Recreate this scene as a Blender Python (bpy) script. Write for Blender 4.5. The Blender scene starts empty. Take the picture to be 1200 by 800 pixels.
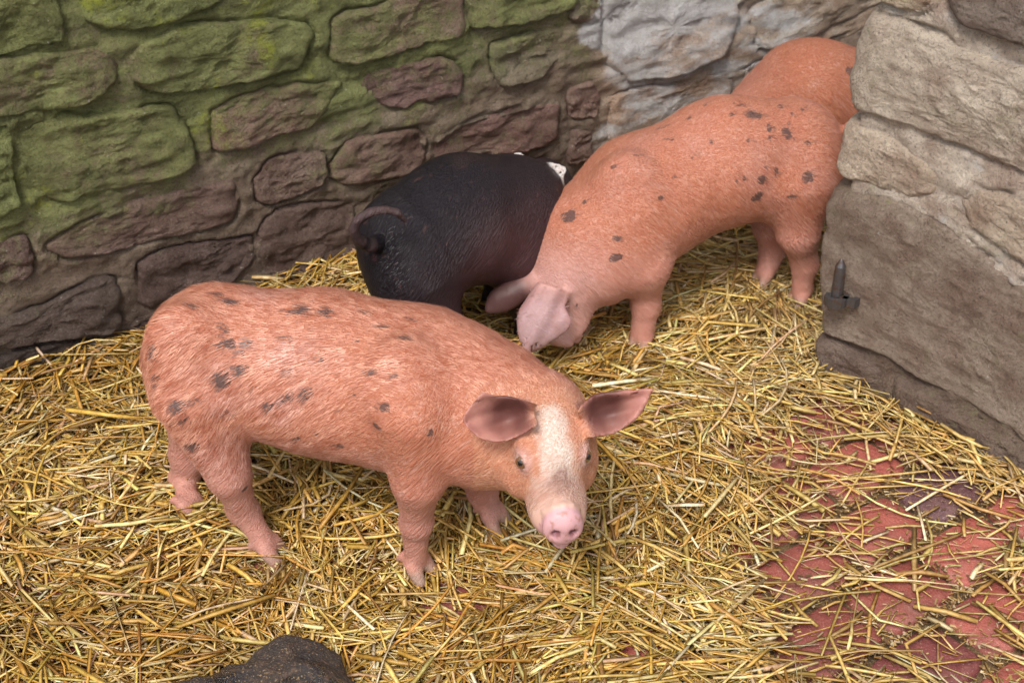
import bpy, math, random
import numpy as np
from mathutils import Vector
random.seed(7)
R = math.radians
SC = bpy.context.scene
COL = SC.collection

# ------------------------------------------------------------------ camera, sky, sun, exposure
CAM_H, PITCH, FPX = 1.6, 35.0, 1800.0
cam = bpy.data.cameras.new('camera'); co = bpy.data.objects.new('camera', cam); COL.objects.link(co)
co.location = (0, 0, CAM_H); co.rotation_euler = (R(90 - PITCH), 0, 0)
cam.sensor_width = 36; cam.lens = FPX / 1200 * 36; cam.clip_start = 0.05; cam.clip_end = 500
cam.dof.use_dof = True; cam.dof.focus_distance = 2.12; cam.dof.aperture_fstop = 9.0
SC.camera = co
W = bpy.data.worlds.new('World'); SC.world = W; W.use_nodes = True
wn = W.node_tree; wn.nodes.clear()
sky = wn.nodes.new('ShaderNodeTexSky'); sky.sky_type = 'NISHITA'; sky.sun_disc = False
SUN_EL, SUN_AZ = 55.0, 200.0      # azimuth clockwise from +Y
sky.sun_elevation = R(SUN_EL); sky.sun_rotation = R(SUN_AZ); sky.dust_density = 3.0
hs = wn.nodes.new('ShaderNodeHueSaturation'); hs.inputs['Saturation'].default_value = 0.28
bg = wn.nodes.new('ShaderNodeBackground'); bg.inputs['Strength'].default_value = 0.115
wo = wn.nodes.new('ShaderNodeOutputWorld')
wn.links.new(sky.outputs[0], hs.inputs['Color']); wn.links.new(hs.outputs[0], bg.inputs[0]); wn.links.new(bg.outputs[0], wo.inputs[0])
sl = bpy.data.lights.new('sun', 'SUN'); sl.energy = 1.5; sl.angle = R(16); sl.color = (1.0, 0.95, 0.88)
so = bpy.data.objects.new('sun', sl); COL.objects.link(so)
sd = Vector((math.sin(R(SUN_AZ)) * math.cos(R(SUN_EL)), math.cos(R(SUN_AZ)) * math.cos(R(SUN_EL)), math.sin(R(SUN_EL))))
so.rotation_euler = sd.to_track_quat('Z', 'Y').to_euler()
SC.view_settings.view_transform = 'Standard'; SC.view_settings.look = 'None'
SC.view_settings.gamma = 1.0; SC.view_settings.use_curve_mapping = False
SC.view_settings.exposure = 0.90
SC.cycles.max_bounces = 8; SC.cycles.use_denoising = True

# ------------------------------------------------------------------ maths helpers
CT, ST = math.cos(R(PITCH)), math.sin(R(PITCH))
def ray(px, py):
    a, b = (px - 600) / FPX, (400 - py) / FPX
    return np.array([a, CT + b * ST, -ST + b * CT])
def at(px, py, Y=None, z=None):
    """a measured point of the photograph as a place in the pen, at distance Y or height z"""
    d = ray(px, py)
    t = Y / d[1] if Y is not None else (CAM_H - z) / -d[2]
    return np.array([0, 0, CAM_H]) + d * t
def unit(v):
    v = np.asarray(v, float); return v / np.linalg.norm(v)
IU = np.array([0, ST, CT]); IC = np.array([0, -CT, ST]); IX = np.array([1.0, 0, 0])

def _h(i, j, k, s):
    n = (i * 374761393 + j * 668265263 + k * 2147483647 + s * 1274126177) & 0xFFFFFFFF
    n = ((n ^ (n >> 13)) * 1274126177) & 0xFFFFFFFF
    return ((n ^ (n >> 16)) & 0xFFFF) / 32767.5 - 1.0
def noise(P, seed=0):
    P = np.asarray(P, float); I = np.floor(P).astype(np.int64); F = P - I
    F = F * F * F * (F * (F * 6 - 15) + 10); r = 0
    for a in (0, 1):
        for b in (0, 1):
            for c in (0, 1):
                w = (F[..., 0] if a else 1 - F[..., 0]) * (F[..., 1] if b else 1 - F[..., 1]) * (F[..., 2] if c else 1 - F[..., 2])
                r = r + w * _h(I[..., 0] + a, I[..., 1] + b, I[..., 2] + c, seed)
    return r
def fbm(P, sc, oct=4, seed=0, gain=0.5):
    P = np.asarray(P, float) * sc; r = 0; a = 1
    for o in range(oct):
        r = r + a * noise(P + 17.3 * o, seed + o); P = P * 2.03; a *= gain
    return r
def ridge(P, sc, oct=4, seed=0):
    P = np.asarray(P, float) * sc; r = 0; a = 1
    for o in range(oct):
        r = r + a * (1 - 2 * np.abs(noise(P + 9.1 * o, seed + o))); P = P * 2.1; a *= 0.5
    return r
def lerp(a, b, t): t = np.asarray(t)[:, None]; return np.asarray(a) * (1 - t) + np.asarray(b) * t
def lerp2(a, b, t): t = np.clip(np.asarray(t, float), 0, 1)[:, None]; return a * (1 - t) + np.asarray(b) * t
def sstep(a, b, x):
    t = np.clip((x - a) / (b - a), 0, 1); return t * t * (3 - 2 * t)

def axis(lo, hi, step, dlo=None, dhi=None, dstep=None):
    if dlo is None: return np.arange(lo, hi, step)
    r = [lo]
    while r[-1] < hi: r.append(r[-1] + (dstep if dlo < r[-1] < dhi else step))
    return np.array(r)

# ------------------------------------------------------------------ object helpers
def mesh(name, V, F, mat=None, smooth=True):
    """V (n,3) array, F (m,k) array or list of index lists"""
    me = bpy.data.meshes.new(name); V = np.asarray(V, np.float32)
    if isinstance(F, np.ndarray):
        n, k = F.shape
        me.vertices.add(len(V)); me.vertices.foreach_set('co', V.ravel())
        me.loops.add(n * k); me.loops.foreach_set('vertex_index', F.astype(np.int32).ravel())
        me.polygons.add(n); me.polygons.foreach_set('loop_start', np.arange(0, n * k, k, dtype=np.int32))
        me.update(calc_edges=True); me.validate()
    else:
        me.from_pydata([tuple(map(float, v)) for v in V], [], [tuple(f) for f in F])
    if smooth: me.polygons.foreach_set('use_smooth', np.ones(len(me.polygons), bool))
    if mat: me.materials.append(mat)
    me.update(); return me
def obj(name, me, parent=None, loc=None):
    o = bpy.data.objects.new(name, me); COL.objects.link(o)
    if parent: o.parent = parent
    if loc is not None: o.location = loc
    return o
def tag(o, label=None, cat=None, group=None, kind=None):
    for k, v in (('label', label), ('category', cat), ('group', group), ('kind', kind)):
        if v: o[k] = v
    return o
def fattr(me, name, arr):
    a = me.attributes.new(name, 'FLOAT', 'POINT'); a.data.foreach_set('value', np.asarray(arr, np.float32).ravel())
def cattr(me, name, arr):
    a = me.attributes.new(name, 'FLOAT_COLOR', 'POINT'); arr = np.asarray(arr, np.float32)
    if arr.shape[1] == 3: arr = np.hstack([arr, np.ones((len(arr), 1), np.float32)])
    a.data.foreach_set('color', arr.ravel())

# ------------------------------------------------------------------ materials
class NT:
    def __init__(s, name):
        s.m = bpy.data.materials.new(name); s.m.use_nodes = True; s.t = s.m.node_tree; s.t.nodes.clear()
        s.out = s.n('ShaderNodeOutputMaterial'); s.p = s.n('ShaderNodeBsdfPrincipled')
        s.l(s.p.outputs[0], s.out.inputs[0])
    def n(s, t, **k):
        x = s.t.nodes.new(t)
        for a, b in k.items(): setattr(x, a, b)
        return x
    def l(s, a, b): s.t.links.new(a, b)
    def attr(s, name, out='Fac'): return s.n('ShaderNodeAttribute', attribute_name=name).outputs[out]
    def coord(s, scale=(1, 1, 1), rot=(0, 0, 0), out='Object'):
        c = s.n('ShaderNodeTexCoord'); m = s.n('ShaderNodeMapping')
        m.inputs['Scale'].default_value = scale; m.inputs['Rotation'].default_value = rot
        if rot != (0, 0, 0):
            m0 = s.n('ShaderNodeMapping'); m0.inputs['Rotation'].default_value = rot; m.inputs['Rotation'].default_value = (0, 0, 0)
            s.l(c.outputs[out], m0.inputs[0]); s.l(m0.outputs[0], m.inputs[0])
        else: s.l(c.outputs[out], m.inputs[0])
        return m.outputs[0]
    def noise(s, vec, scale, detail=4, rough=0.55, dist=0):
        x = s.n('ShaderNodeTexNoise'); x.inputs['Scale'].default_value = scale; x.inputs['Detail'].default_value = detail
        x.inputs['Roughness'].default_value = rough; x.inputs['Distortion'].default_value = dist
        if vec is not None: s.l(vec, x.inputs['Vector'])
        return x.outputs['Fac']
    def val(s, x, sock):
        if isinstance(x, (int, float)): sock.default_value = x
        elif isinstance(x, tuple): sock.default_value = x if len(x) == 4 else (*x, 1)
        else: s.l(x, sock)
    def math(s, op, a, b=0.0, c=None, clamp=False):
        x = s.n('ShaderNodeMath', operation=op, use_clamp=clamp); s.val(a, x.inputs[0]); s.val(b, x.inputs[1])
        if c is not None: s.val(c, x.inputs[2])
        return x.outputs[0]
    def rng(s, v, a, b, c=0.0, d=1.0, smooth=True):
        x = s.n('ShaderNodeMapRange', interpolation_type='SMOOTHSTEP' if smooth else 'LINEAR')
        s.val(v, x.inputs[0])
        for i, q in enumerate((a, b, c, d)): x.inputs[1 + i].default_value = q
        return x.outputs[0]
    def mix(s, f, a, b, mode='MIX'):
        x = s.n('ShaderNodeMix', data_type='RGBA', blend_type=mode); s.val(f, x.inputs[0]); s.val(a, x.inputs[6]); s.val(b, x.inputs[7])
        return x.outputs[2]
    def bump(s, h, strength, dist, prev=None):
        x = s.n('ShaderNodeBump'); x.inputs['Strength'].default_value = strength; x.inputs['Distance'].default_value = dist
        s.l(h, x.inputs['Height'])
        if prev is not None: s.l(prev, x.inputs['Normal'])
        return x.outputs[0]
    def set(s, **k):
        for a, b in k.items(): s.val(b, s.p.inputs[a.replace('_', ' ')])

def stone_material(name, stretch=2.3):
    n = NT(name); c = n.coord()
    base = n.attr('tone', 'Color'); moss = n.attr('moss'); white = n.attr('white')
    cl = n.coord(scale=(1, 1, stretch))
    n1 = n.noise(cl, 14, 8, 0.62); n2 = n.noise(c, 60, 6, 0.65); n3 = n.noise(c, 260, 4, 0.6); n4 = n.noise(c, 6, 5, 0.6, 0.4)
    col = n.mix(n.rng(n1, 0.3, 0.72), n.mix(1.0, base, (1.75, 1.66, 1.56), 'MULTIPLY'), n.mix(1.0, base, (0.95, 0.76, 0.68), 'MULTIPLY'))
    col = n.mix(n.rng(n4, 0.5, 0.72, 0, 0.35), col, (0.33, 0.235, 0.175))
    col = n.mix(n.rng(n2, 0.56, 0.8, 0, 0.4), col, (0.40, 0.35, 0.29))
    col = n.mix(n.rng(n3, 0.60, 0.75, 0, 0.5), col, (0.52, 0.47, 0.40))
    # moss and algae film
    mf = n.math('ADD', moss, n.math('MULTIPLY', n.math('SUBTRACT', n4, 0.5), 1.9))
    mf = n.math('ADD', mf, n.math('MULTIPLY', n.math('SUBTRACT', n2, 0.5), 1.4))
    mf = n.rng(mf, 0.12, 0.95, 0, 0.82)
    gcol = n.mix(n.rng(n1, 0.35, 0.7), (0.13, 0.16, 0.038), (0.40, 0.44, 0.16))
    gcol = n.mix(n.rng(n.noise(c, 9, 6, 0.7), 0.55, 0.68), gcol, (0.40, 0.46, 0.04))
    col = n.mix(mf, col, gcol)
    # worn whitewash
    wf = n.math('ADD', white, n.math('MULTIPLY', n.math('SUBTRACT', n.noise(cl, 11, 8, 0.7), 0.5), 1.7))
    wf = n.rng(wf, 0.32, 0.72, 0, 0.93)
    wc = n.mix(n.rng(n2, 0.35, 0.7), (0.74, 0.71, 0.69), (0.88, 0.87, 0.87))
    col = n.mix(wf, col, wc)
    # white lime specks
    col = n.mix(n.rng(n.noise(c, 95, 3, 0.6), 0.69, 0.75, 0, 0.75), col, (0.62, 0.60, 0.55))
    g1 = n.noise(c, 190, 5, 0.8); col = n.mix(n.math('MULTIPLY', n.rng(g1, 0.30, 0.50, 0.62, 0), n.math('SUBTRACT', 1.0, n.math('MULTIPLY', wf, 0.85))), col, (0.035, 0.028, 0.02)); col = n.mix(n.rng(g1, 0.53, 0.72, 0, 0.32), col, n.mix(0.5, n.mix(1.0, col, (1.7, 1.7, 1.6), 'MULTIPLY'), (0.5, 0.46, 0.40)))
    n.set(Base_Color=col, Roughness=n.rng(n2, 0.3, 0.7, 0.95, 0.62))
    n.p.inputs['Specular IOR Level'].default_value = 0.3
    n5 = n.noise(c, 130, 6, 0.75); b = n.bump(n1, 0.8, 0.008); b = n.bump(n2, 1.0, 0.009, b); b = n.bump(n5, 1.0, 0.0075, b); b = n.bump(n3, 1.0, 0.0035, b)
    n.l(b, n.p.inputs['Normal']); return n.m
M_STONE = stone_material('weathered_stone'); M_PIER = stone_material('pier_stone', 1.15)

def paver_material():
    n = NT('quarry_paver'); c = n.coord(); base = n.attr('tone', 'Color')
    n1 = n.noise(c, 18, 6, 0.6); n2 = n.noise(c, 120, 5, 0.65); n3 = n.noise(c, 420, 3)
    col = n.mix(n.rng(n1, 0.35, 0.7), base, (0.72, 0.55, 0.55), 'MULTIPLY')
    col = n.mix(n.rng(n2, 0.55, 0.75, 0, 0.5), col, (0.36, 0.17, 0.12))
    col = n.mix(n.rng(n2, 0.30, 0.42, 0.6, 0), col, (0.05, 0.03, 0.035))
    col = n.mix(n.rng(n.noise(c, 7, 6, 0.7), 0.48, 0.72, 0, 0.5), col, (0.24, 0.15, 0.12)); col = n.mix(n.rng(n3, 0.62, 0.72, 0, 0.75), col, (0.52, 0.42, 0.32))
    n.set(Base_Color=col, Roughness=n.rng(n1, 0.3, 0.7, 0.42, 0.7))
    b = n.bump(n1, 0.8, 0.008); b = n.bump(n2, 0.9, 0.0028, b); n.l(b, n.p.inputs['Normal']); return n.m
M_PAVER = paver_material()

def earth_material():
    n = NT('dirty_bedding'); c = n.coord(out='Object')
    n1 = n.noise(c, 30, 6, 0.7); n2 = n.noise(c, 250, 4, 0.7)
    col = n.mix(n.rng(n1, 0.3, 0.7), (0.06, 0.035, 0.02), (0.16, 0.10, 0.045))
    col = n.mix(n.rng(n2, 0.52, 0.7), col, (0.38, 0.26, 0.10))
    n.set(Base_Color=col, Roughness=0.9); n.l(n.bump(n2, 0.8, 0.003), n.p.inputs['Normal']); return n.m
M_EARTH = earth_material()

def straw_material():
    n = NT('straw'); c = n.coord()
    col = n.attr('tone', 'Color'); n1 = n.noise(c, 90, 4, 0.6)
    col = n.mix(n.rng(n1, 0.35, 0.7), col, n.mix(1.0, col, (0.66, 0.54, 0.40), 'MULTIPLY'))
    n.set(Base_Color=col, Roughness=0.42); n.p.inputs['Specular IOR Level'].default_value = 0.55
    n.l(n.bump(n.noise(c, 500, 2), 0.3, 0.0006), n.p.inputs['Normal']); return n.m
M_STRAW = straw_material()

def skin_material(name, spot_col, rough=0.5, sss=0.12, spec=0.35, *, lite_to=(0.86, 0.60, 0.53), lite_f=0.40):
    n = NT(name); c = n.coord()
    FLOW = (0, R(50), 0)
    st = n.noise(n.coord(scale=(34, 330, 330), rot=FLOW), 1.0, 4, 0.6)
    st2 = n.noise(n.coord(scale=(14, 120, 120), rot=FLOW), 1.0, 4, 0.6)
    n1 = n.noise(c, 22, 5, 0.6); n2 = n.noise(c, 300, 4, 0.6); n3 = n.noise(c, 70, 4, 0.6)
    base = n.attr('tone', 'Color'); furry = n.attr('furry'); spot = n.attr('spot')
    v = n.math('MULTIPLY', n.rng(st, 0.32, 0.68), furry)
    dark = n.mix(1.0, base, (0.70, 0.47, 0.36), 'MULTIPLY')
    col = n.mix(n.math('MULTIPLY', n.rng(st, 0.40, 0.66), n.math('MULTIPLY', furry, 0.66)), base, dark)
    lite = n.mix(lite_f, base, lite_to)
    col = n.mix(n.math('MULTIPLY', n.rng(st2, 0.52, 0.70), n.math('MULTIPLY', furry, 0.55)), col, lite)
    col = n.mix(n.rng(n1, 0.35, 0.7, 0.0, 0.35), col, n.mix(1.0, base, (0.90, 0.72, 0.70), 'MULTIPLY'))
    col = n.mix(n.rng(n3, 0.60, 0.78, 0.0, 0.25), col, (0.25, 0.12, 0.09))
    sp = n.math('ADD', spot, n.math('MULTIPLY', n.math('SUBTRACT', n3, 0.5), 1.5))
    sp = n.math('ADD', sp, n.math('MULTIPLY', n.math('SUBTRACT', st, 0.5), 0.5))
    sp = n.math('MULTIPLY', n.rng(sp, 0.30, 0.52, 0, 0.86), n.rng(spot, 0.02, 0.12))
    col = n.mix(sp, col, spot_col)
    n.set(Base_Color=col, Roughness=rough)
    n.p.inputs['Subsurface Weight'].default_value = sss
    n.p.inputs['Subsurface Radius'].default_value = (0.010, 0.004, 0.002); n.p.inputs['Subsurface Scale'].default_value = 1.0
    n.p.inputs['Specular IOR Level'].default_value = spec
    b = n.bump(v, 0.7, 0.0028); b = n.bump(n2, 0.35, 0.0009, b); b = n.bump(n.noise(c, 45, 3), 0.25, 0.003, b)
    n.l(b, n.p.inputs['Normal']); return n.m
M_SKIN = skin_material('ginger_pig_skin', (0.10, 0.055, 0.05))
M_BLACK = skin_material('black_pig_skin', (0.02, 0.015, 0.015), 0.40, 0.0, 0.20, lite_to=(0.055, 0.038, 0.036), lite_f=0.35)
def hair_material():
    n = NT('pig_bristle'); n.set(Base_Color=n.attr('tone', 'Color'), Roughness=0.45); return n.m
M_HAIR = hair_material()
def eye_material():
    n = NT('wet_brown_eye'); d = n.attr('tone', 'Color')
    n.set(Base_Color=d, Roughness=0.06); n.p.inputs['Coat Weight'].default_value = 1.0; return n.m
M_EYE = eye_material()
def iron_material():
    n = NT('worn_iron'); c = n.coord(); n1 = n.noise(c, 60, 5, 0.6); n2 = n.noise(c, 300, 4)
    n.set(Base_Color=n.mix(n.rng(n1, 0.45, 0.65), (0.13, 0.125, 0.13), (0.12, 0.065, 0.04)), Roughness=n.rng(n1, 0.4, 0.7, 0.35, 0.8), Metallic=0.75)
    n.l(n.bump(n2, 0.4, 0.001), n.p.inputs['Normal']); return n.m
M_IRON = iron_material()
def rock_material():
    n = NT('dark_wet_rock'); c = n.coord(); n1 = n.noise(c, 12, 6, 0.6); n2 = n.noise(c, 90, 6, 0.7); n3 = n.noise(c, 330, 3)
    col = n.mix(n.rng(n1, 0.35, 0.68), (0.055, 0.038, 0.030), (0.020, 0.020, 0.024))
    col = n.mix(n.rng(n2, 0.50, 0.66, 0, 0.7), col, (0.15, 0.090, 0.06)); col = n.mix(n.rng(n3, 0.58, 0.68, 0, 0.8), col, (0.40, 0.27, 0.14))
    n.set(Base_Color=col, Roughness=n.rng(n1, 0.48, 0.58, 0.75, 0.12))
    b = n.bump(n1, 0.8, 0.012); b = n.bump(n2, 1.0, 0.008, b); b = n.bump(n3, 0.7, 0.0025, b); n.l(b, n.p.inputs['Normal']); return n.m
M_ROCK = rock_material()

# ------------------------------------------------------------------ ground and pavers
def blob(px, py, rx, ry, X, Y):
    """0..1 field of an oval patch of ground"""
    c = at(px, py, z=0); ex = at(px + rx, py, z=0) - c; ey = at(px, py - ry, z=0) - c
    u = ((X - c[0]) * ex[0]) / (ex[0] ** 2); v = (Y - c[1]) / ey[1]
    return 1 - sstep(0.55, 1.25, np.sqrt(u * u + v * v))
g = mesh('ground', [(-60, -60, -0.012), (60, -60, -0.012), (60, 60, -0.012), (-60, 60, -0.012)], [(0, 1, 2, 3)], M_EARTH)
ground = tag(obj('ground', g), kind='structure')
WL0, WLD = np.array([-0.891, 2.142, 0.0]), unit([0.836, 0.548, 0])      # left wall foot line
WLN = np.array([WLD[1], -WLD[0], 0])                                      # its normal, into the pen
PR0, PRD = np.array([0.553, 2.206, 0.0]), unit([0.716, -0.698, 0])        # pier foot line
PRN = np.array([PRD[1], -PRD[0], 0])
UPZ = np.array([0, 0, 1.0])
def wall_dist(x, y): return (x - WL0[0]) * WLN[0] + (y - WL0[1]) * WLN[1]
def pier_dist(x, y): return (x - PR0[0]) * PRN[0] + (y - PR0[1]) * PRN[1]
def pier_u(x, y): return (x - PR0[0]) * PRD[0] + (y - PR0[1]) * PRD[1]
rp = np.random.RandomState(5)
PA = R(37); pu, pv = np.array([math.cos(PA), math.sin(PA)]), np.array([-math.sin(PA), math.cos(PA)])
PL, PW = 0.158, 0.118
org = at(1107, 570, z=0)[:2]
def near(x, y, px, py, r): c = at(px, py, z=0); return math.hypot(x - c[0], y - c[1]) < r
for j in range(-14, 16):
    for i in range(-12, 14):
        c = org + pu * (i + 0.5 * (j % 2)) * PL + pv * j * PW
        x, y = c
        if y < 1.22 or y > 3.0 or abs(x) > y * 0.44 + 0.12 or wall_dist(x, y) < -0.02 or (pier_dist(x, y) < -0.02 and pier_u(x, y) > 0): continue
        K = 16; th = np.linspace(0, 2 * math.pi, K, endpoint=False) + 0.2
        hx, hy = PL / 2 - 0.0065, PW / 2 - 0.0065; e = 0.34
        ou = np.sign(np.cos(th)) * np.abs(np.cos(th)) ** e * hx; ov = np.sign(np.sin(th)) * np.abs(np.sin(th)) ** e * hy
        jit = 1 + rp.uniform(-0.03, 0.02, K); ou = ou * jit + rp.uniform(-.003, .003); ov = ov * jit
        zt = rp.uniform(-0.002, 0.002); tl = rp.uniform(-0.02, 0.02, 2); ang = rp.uniform(-.05, .05)
        ou, ov = ou * math.cos(ang) - ov * math.sin(ang), ou * math.sin(ang) + ov * math.cos(ang)
        V = []
        for s, z in ((1.0, -0.02), (1.0, -0.004), (0.93, 0.0), (0.5, 0.0015)):
            for a, b in zip(ou * s, ov * s): V.append((*(pu * a + pv * b), z + zt + a * tl[0] + b * tl[1]))
        V.append((0, 0, 0.0018 + zt)); F = []
        for r_ in range(3):
            for k in range(K): F.append((r_ * K + k, r_ * K + (k + 1) % K, (r_ + 1) * K + (k + 1) % K, (r_ + 1) * K + k))
        for k in range(K): F.append((3 * K + k, 3 * K + (k + 1) % K, 4 * K))
        q = rp.rand(); tone = np.array([0.40, 0.115, 0.088]) * rp.uniform(0.75, 1.15)
        if q < 0.25: tone = np.array([0.31, 0.090, 0.072]) * rp.uniform(0.8, 1.1)
        if q > 0.985: tone = np.array([0.14, 0.06, 0.068]) * rp.uniform(0.8, 1.1)
        if near(x, y, 1107, 570, 0.035): tone = np.array([0.125, 0.058, 0.066])
        if near(x, y, 1105, 775, 0.04): tone = np.array([0.22, 0.065, 0.062])
        if near(x, y, 1010, 690, 0.04): tone = np.array([0.28, 0.10, 0.09])
        me = mesh('paver', V, F, M_PAVER); cattr(me, 'tone', np.tile(tone, (len(V), 1)))
        obj('paver', me, ground, (x, y, 0.0))

# ------------------------------------------------------------------ rubble walls
def hit(px, py, P0, N, D):
    d = ray(px, py); o = np.array([0, 0, CAM_H]); t = np.dot(P0 - o, N) / np.dot(d, N)
    p = o + d * t; return np.dot(p - P0, D), p[2]
def smooth_poly(P, n, it=2, jag=0.0, rs=None):
    P = np.asarray(P, float)
    for w_ in (0.90, 0.82)[:it]:
        Q = np.roll(P, -1, 0); P = np.stack([w_ * P + (1 - w_) * Q, (1 - w_) * P + w_ * Q], 1).reshape(-1, 2)
    c = P.mean(0); A = P; B = np.roll(P, -1, 0)
    L = np.r_[0, np.cumsum(np.linalg.norm(B - A, axis=1))]; s = np.linspace(0, L[-1], n, endpoint=False)
    PP = np.vstack([A, A[:1]]); out = np.stack([np.interp(s, L, PP[:, 0]), np.interp(s, L, PP[:, 1])], 1)
    return out
def poly_dist(P, poly):
    """signed distance (inside negative) of points P to a polygon"""
    A = poly; B = np.roll(poly, -1, 0); best = np.full(len(P), 1e9); ins = np.zeros(len(P), bool)
    for a, b in zip(A, B):
        d = b - a; t = np.clip(((P - a) @ d) / max(d @ d, 1e-12), 0, 1)
        best = np.minimum(best, np.linalg.norm(P - a - t[:, None] * d, axis=1))
        if a[1] != b[1]:
            c = ((a[1] > P[:, 1]) != (b[1] > P[:, 1])) & (P[:, 0] < (b[0] - a[0]) * (P[:, 1] - a[1]) / (b[1] - a[1]) + a[0]); ins ^= c
    return np.where(ins, -best, best)

MSEL = [M_STONE]
def stone_mesh(poly, height, P0, D, N, tone, mossf, whitef, seed, rough=1.0, slope=(0, 0), rings=18, nn=80, edge=0.5, smooth_=1.0):
    """one stone as its own lump standing proud of the wall plane; poly in wall coordinates"""
    ol = smooth_poly(poly, nn); cen = ol.mean(0)
    size = min(np.ptp(ol[:, 0]), np.ptp(ol[:, 1]))
    jr = fbm(np.c_[ol * 1.0, np.full(nn, seed * 3.1)], 34, 4, seed) * 0.0042 + fbm(np.c_[ol * 1.0, np.full(nn, seed * 3.1)], 110, 2, seed) * 0.0014
    dirs = (ol - cen); dl = np.linalg.norm(dirs, axis=1, keepdims=True); ol = ol + dirs / dl * jr[:, None]
    rr = np.r_[1.03, np.linspace(1.0, 0.0, rings)[:-1] ** 0.8]; pts = []; hh = []
    for k, r in enumerate(rr):
        p = cen + (ol - cen) * r; pts.append(p)
        din = (1 - r) * size * 0.5
        h = height * (1 - np.exp(-max(din, 0) / (0.011 * edge))) if k else -0.02
        hh.append(np.full(nn, h))
    pts.append(cen[None]); hh.append(np.array([height])); P = np.vstack(pts); H = np.concatenate(hh)
    Q = np.c_[P, np.full(len(P), seed * 1.7)]
    body = np.clip(H / max(height, 1e-6), 0, 1)
    lam = ridge(Q * [1, 2.6 if smooth_ > .5 else 1.3, 1], 8, 5, seed) * 0.0040 * smooth_ + ridge(Q * [1, 1.3, 1], 36, 3, seed + 9) * 0.0020 + fbm(Q, 60, 2, seed + 19) * .0012
    terr = fbm(Q * [1, 2.0 if smooth_ > .5 else 1.2, 1], 13, 3, seed + 3)
    tq = terr * 3.0; fl_ = np.floor(tq); lam += 0.0032 * smooth_ * (fl_ + sstep(0.40, 0.60, tq - fl_))
    H = H + rough * lam * body + (P[:, 0] - cen[0]) * slope[0] * body + (P[:, 1] - cen[1]) * slope[1] * body
    V = P0 + P[:, :1] * D + P[:, 1:2] * UPZ + H[:, None] * N
    F = []
    nr = len(rr)
    for k in range(nr - 1):
        for i in range(nn): F.append((k * nn + i, k * nn + (i + 1) % nn, (k + 1) * nn + (i + 1) % nn, (k + 1) * nn + i))
    for i in range(nn): F.append(((nr - 1) * nn + i, (nr - 1) * nn + (i + 1) % nn, nr * nn))
    ar = np.sum(ol[:, 0] * np.roll(ol[:, 1], -1) - ol[:, 1] * np.roll(ol[:, 0], -1))
    if (ar > 0) != (np.dot(np.cross(D, UPZ), N) > 0): F = [f[::-1] for f in F]
    me = mesh('stone', V, F, MSEL[0])
    cattr(me, 'tone', np.tile(tone, (len(V), 1))); fattr(me, 'moss', mossf(P)); fattr(me, 'white', whitef(P)); return me, ol

def mortar_mesh(u0, u1, z0, z1, step, P0, D, N, outlines, tone, mossf, whitef, thick, seed, relief=0.004, bulge=None, fine=((-.1, 1.2), (-.06, .85)), tonefn=None):
    us = axis(u0, u1, .014, *fine[0], step); zs = axis(z0, z1, .014, *fine[1], step); U, Z = np.meshgrid(us, zs, indexing='ij')
    P = np.c_[U.ravel(), Z.ravel()]; Q = np.c_[P, np.full(len(P), seed)]
    H = fbm(Q * [1, 1.8, 1], 9, 5, seed) * relief + ridge(Q * [1, 1.4, 1], 40, 3, seed + 8) * .0016 + ridge(Q * [1, 2, 1], 14, 4, seed + 5) * relief * 0.75
    for ol in outlines:
        lo, hi = ol.min(0) - 0.03, ol.max(0) + 0.03
        m = np.all((P > lo) & (P < hi), 1)
        if not m.any(): continue
        d = poly_dist(P[m], ol)
        gap = fbm(Q[m], 11, 2, seed + 21)
        H[m] -= 0.013 * np.exp(-(np.abs(d) / 0.0036) ** 2) * sstep(-0.45, 0.4, gap) + np.where(d < -0.010, 0.014, 0)
    if bulge is not None: H = H + bulge(P)
    V = P0 + P[:, :1] * D + P[:, 1:2] * UPZ + H[:, None] * N
    nu, nz = len(us), len(zs); idx = np.arange(nu * nz).reshape(nu, nz)
    F = np.stack([idx[:-1, :-1], idx[1:, :-1], idx[1:, 1:], idx[:-1, 1:]], -1).reshape(-1, 4)
    if np.dot(np.cross(D, UPZ), N) < 0: F = F[:, ::-1]
    # the back, ends and top of the wall
    ring = np.r_[idx[:, 0], idx[-1, 1:], idx[-2::-1, -1], idx[0, -2:0:-1]]
    back = V[ring] - N * thick - 0.0; nb = len(V); m_ = len(ring)
    V = np.vstack([V, back, back.mean(0)[None]])
    r2 = np.roll(np.arange(m_), -1)
    S = np.stack([ring, ring[r2], nb + r2, nb + np.arange(m_)], -1)
    T = np.stack([nb + np.arange(m_), nb + r2, np.full(m_, nb + m_), np.full(m_, nb + m_)], -1)
    S = S[:, ::-1] if np.dot(np.cross(D, UPZ), N) > 0 else S
    F = [tuple(f) for f in np.vstack([F, S])] + [tuple(f[:3]) for f in T]
    me = mesh('mortar', V, F, MSEL[0])
    PP = np.vstack([P, P[ring], P.mean(0)[None]])
    cattr(me, 'tone', tonefn(PP) if tonefn else np.tile(tone, (len(V), 1))); fattr(me, 'moss', mossf(PP)); fattr(me, 'white', whitef(PP)); return me

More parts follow.
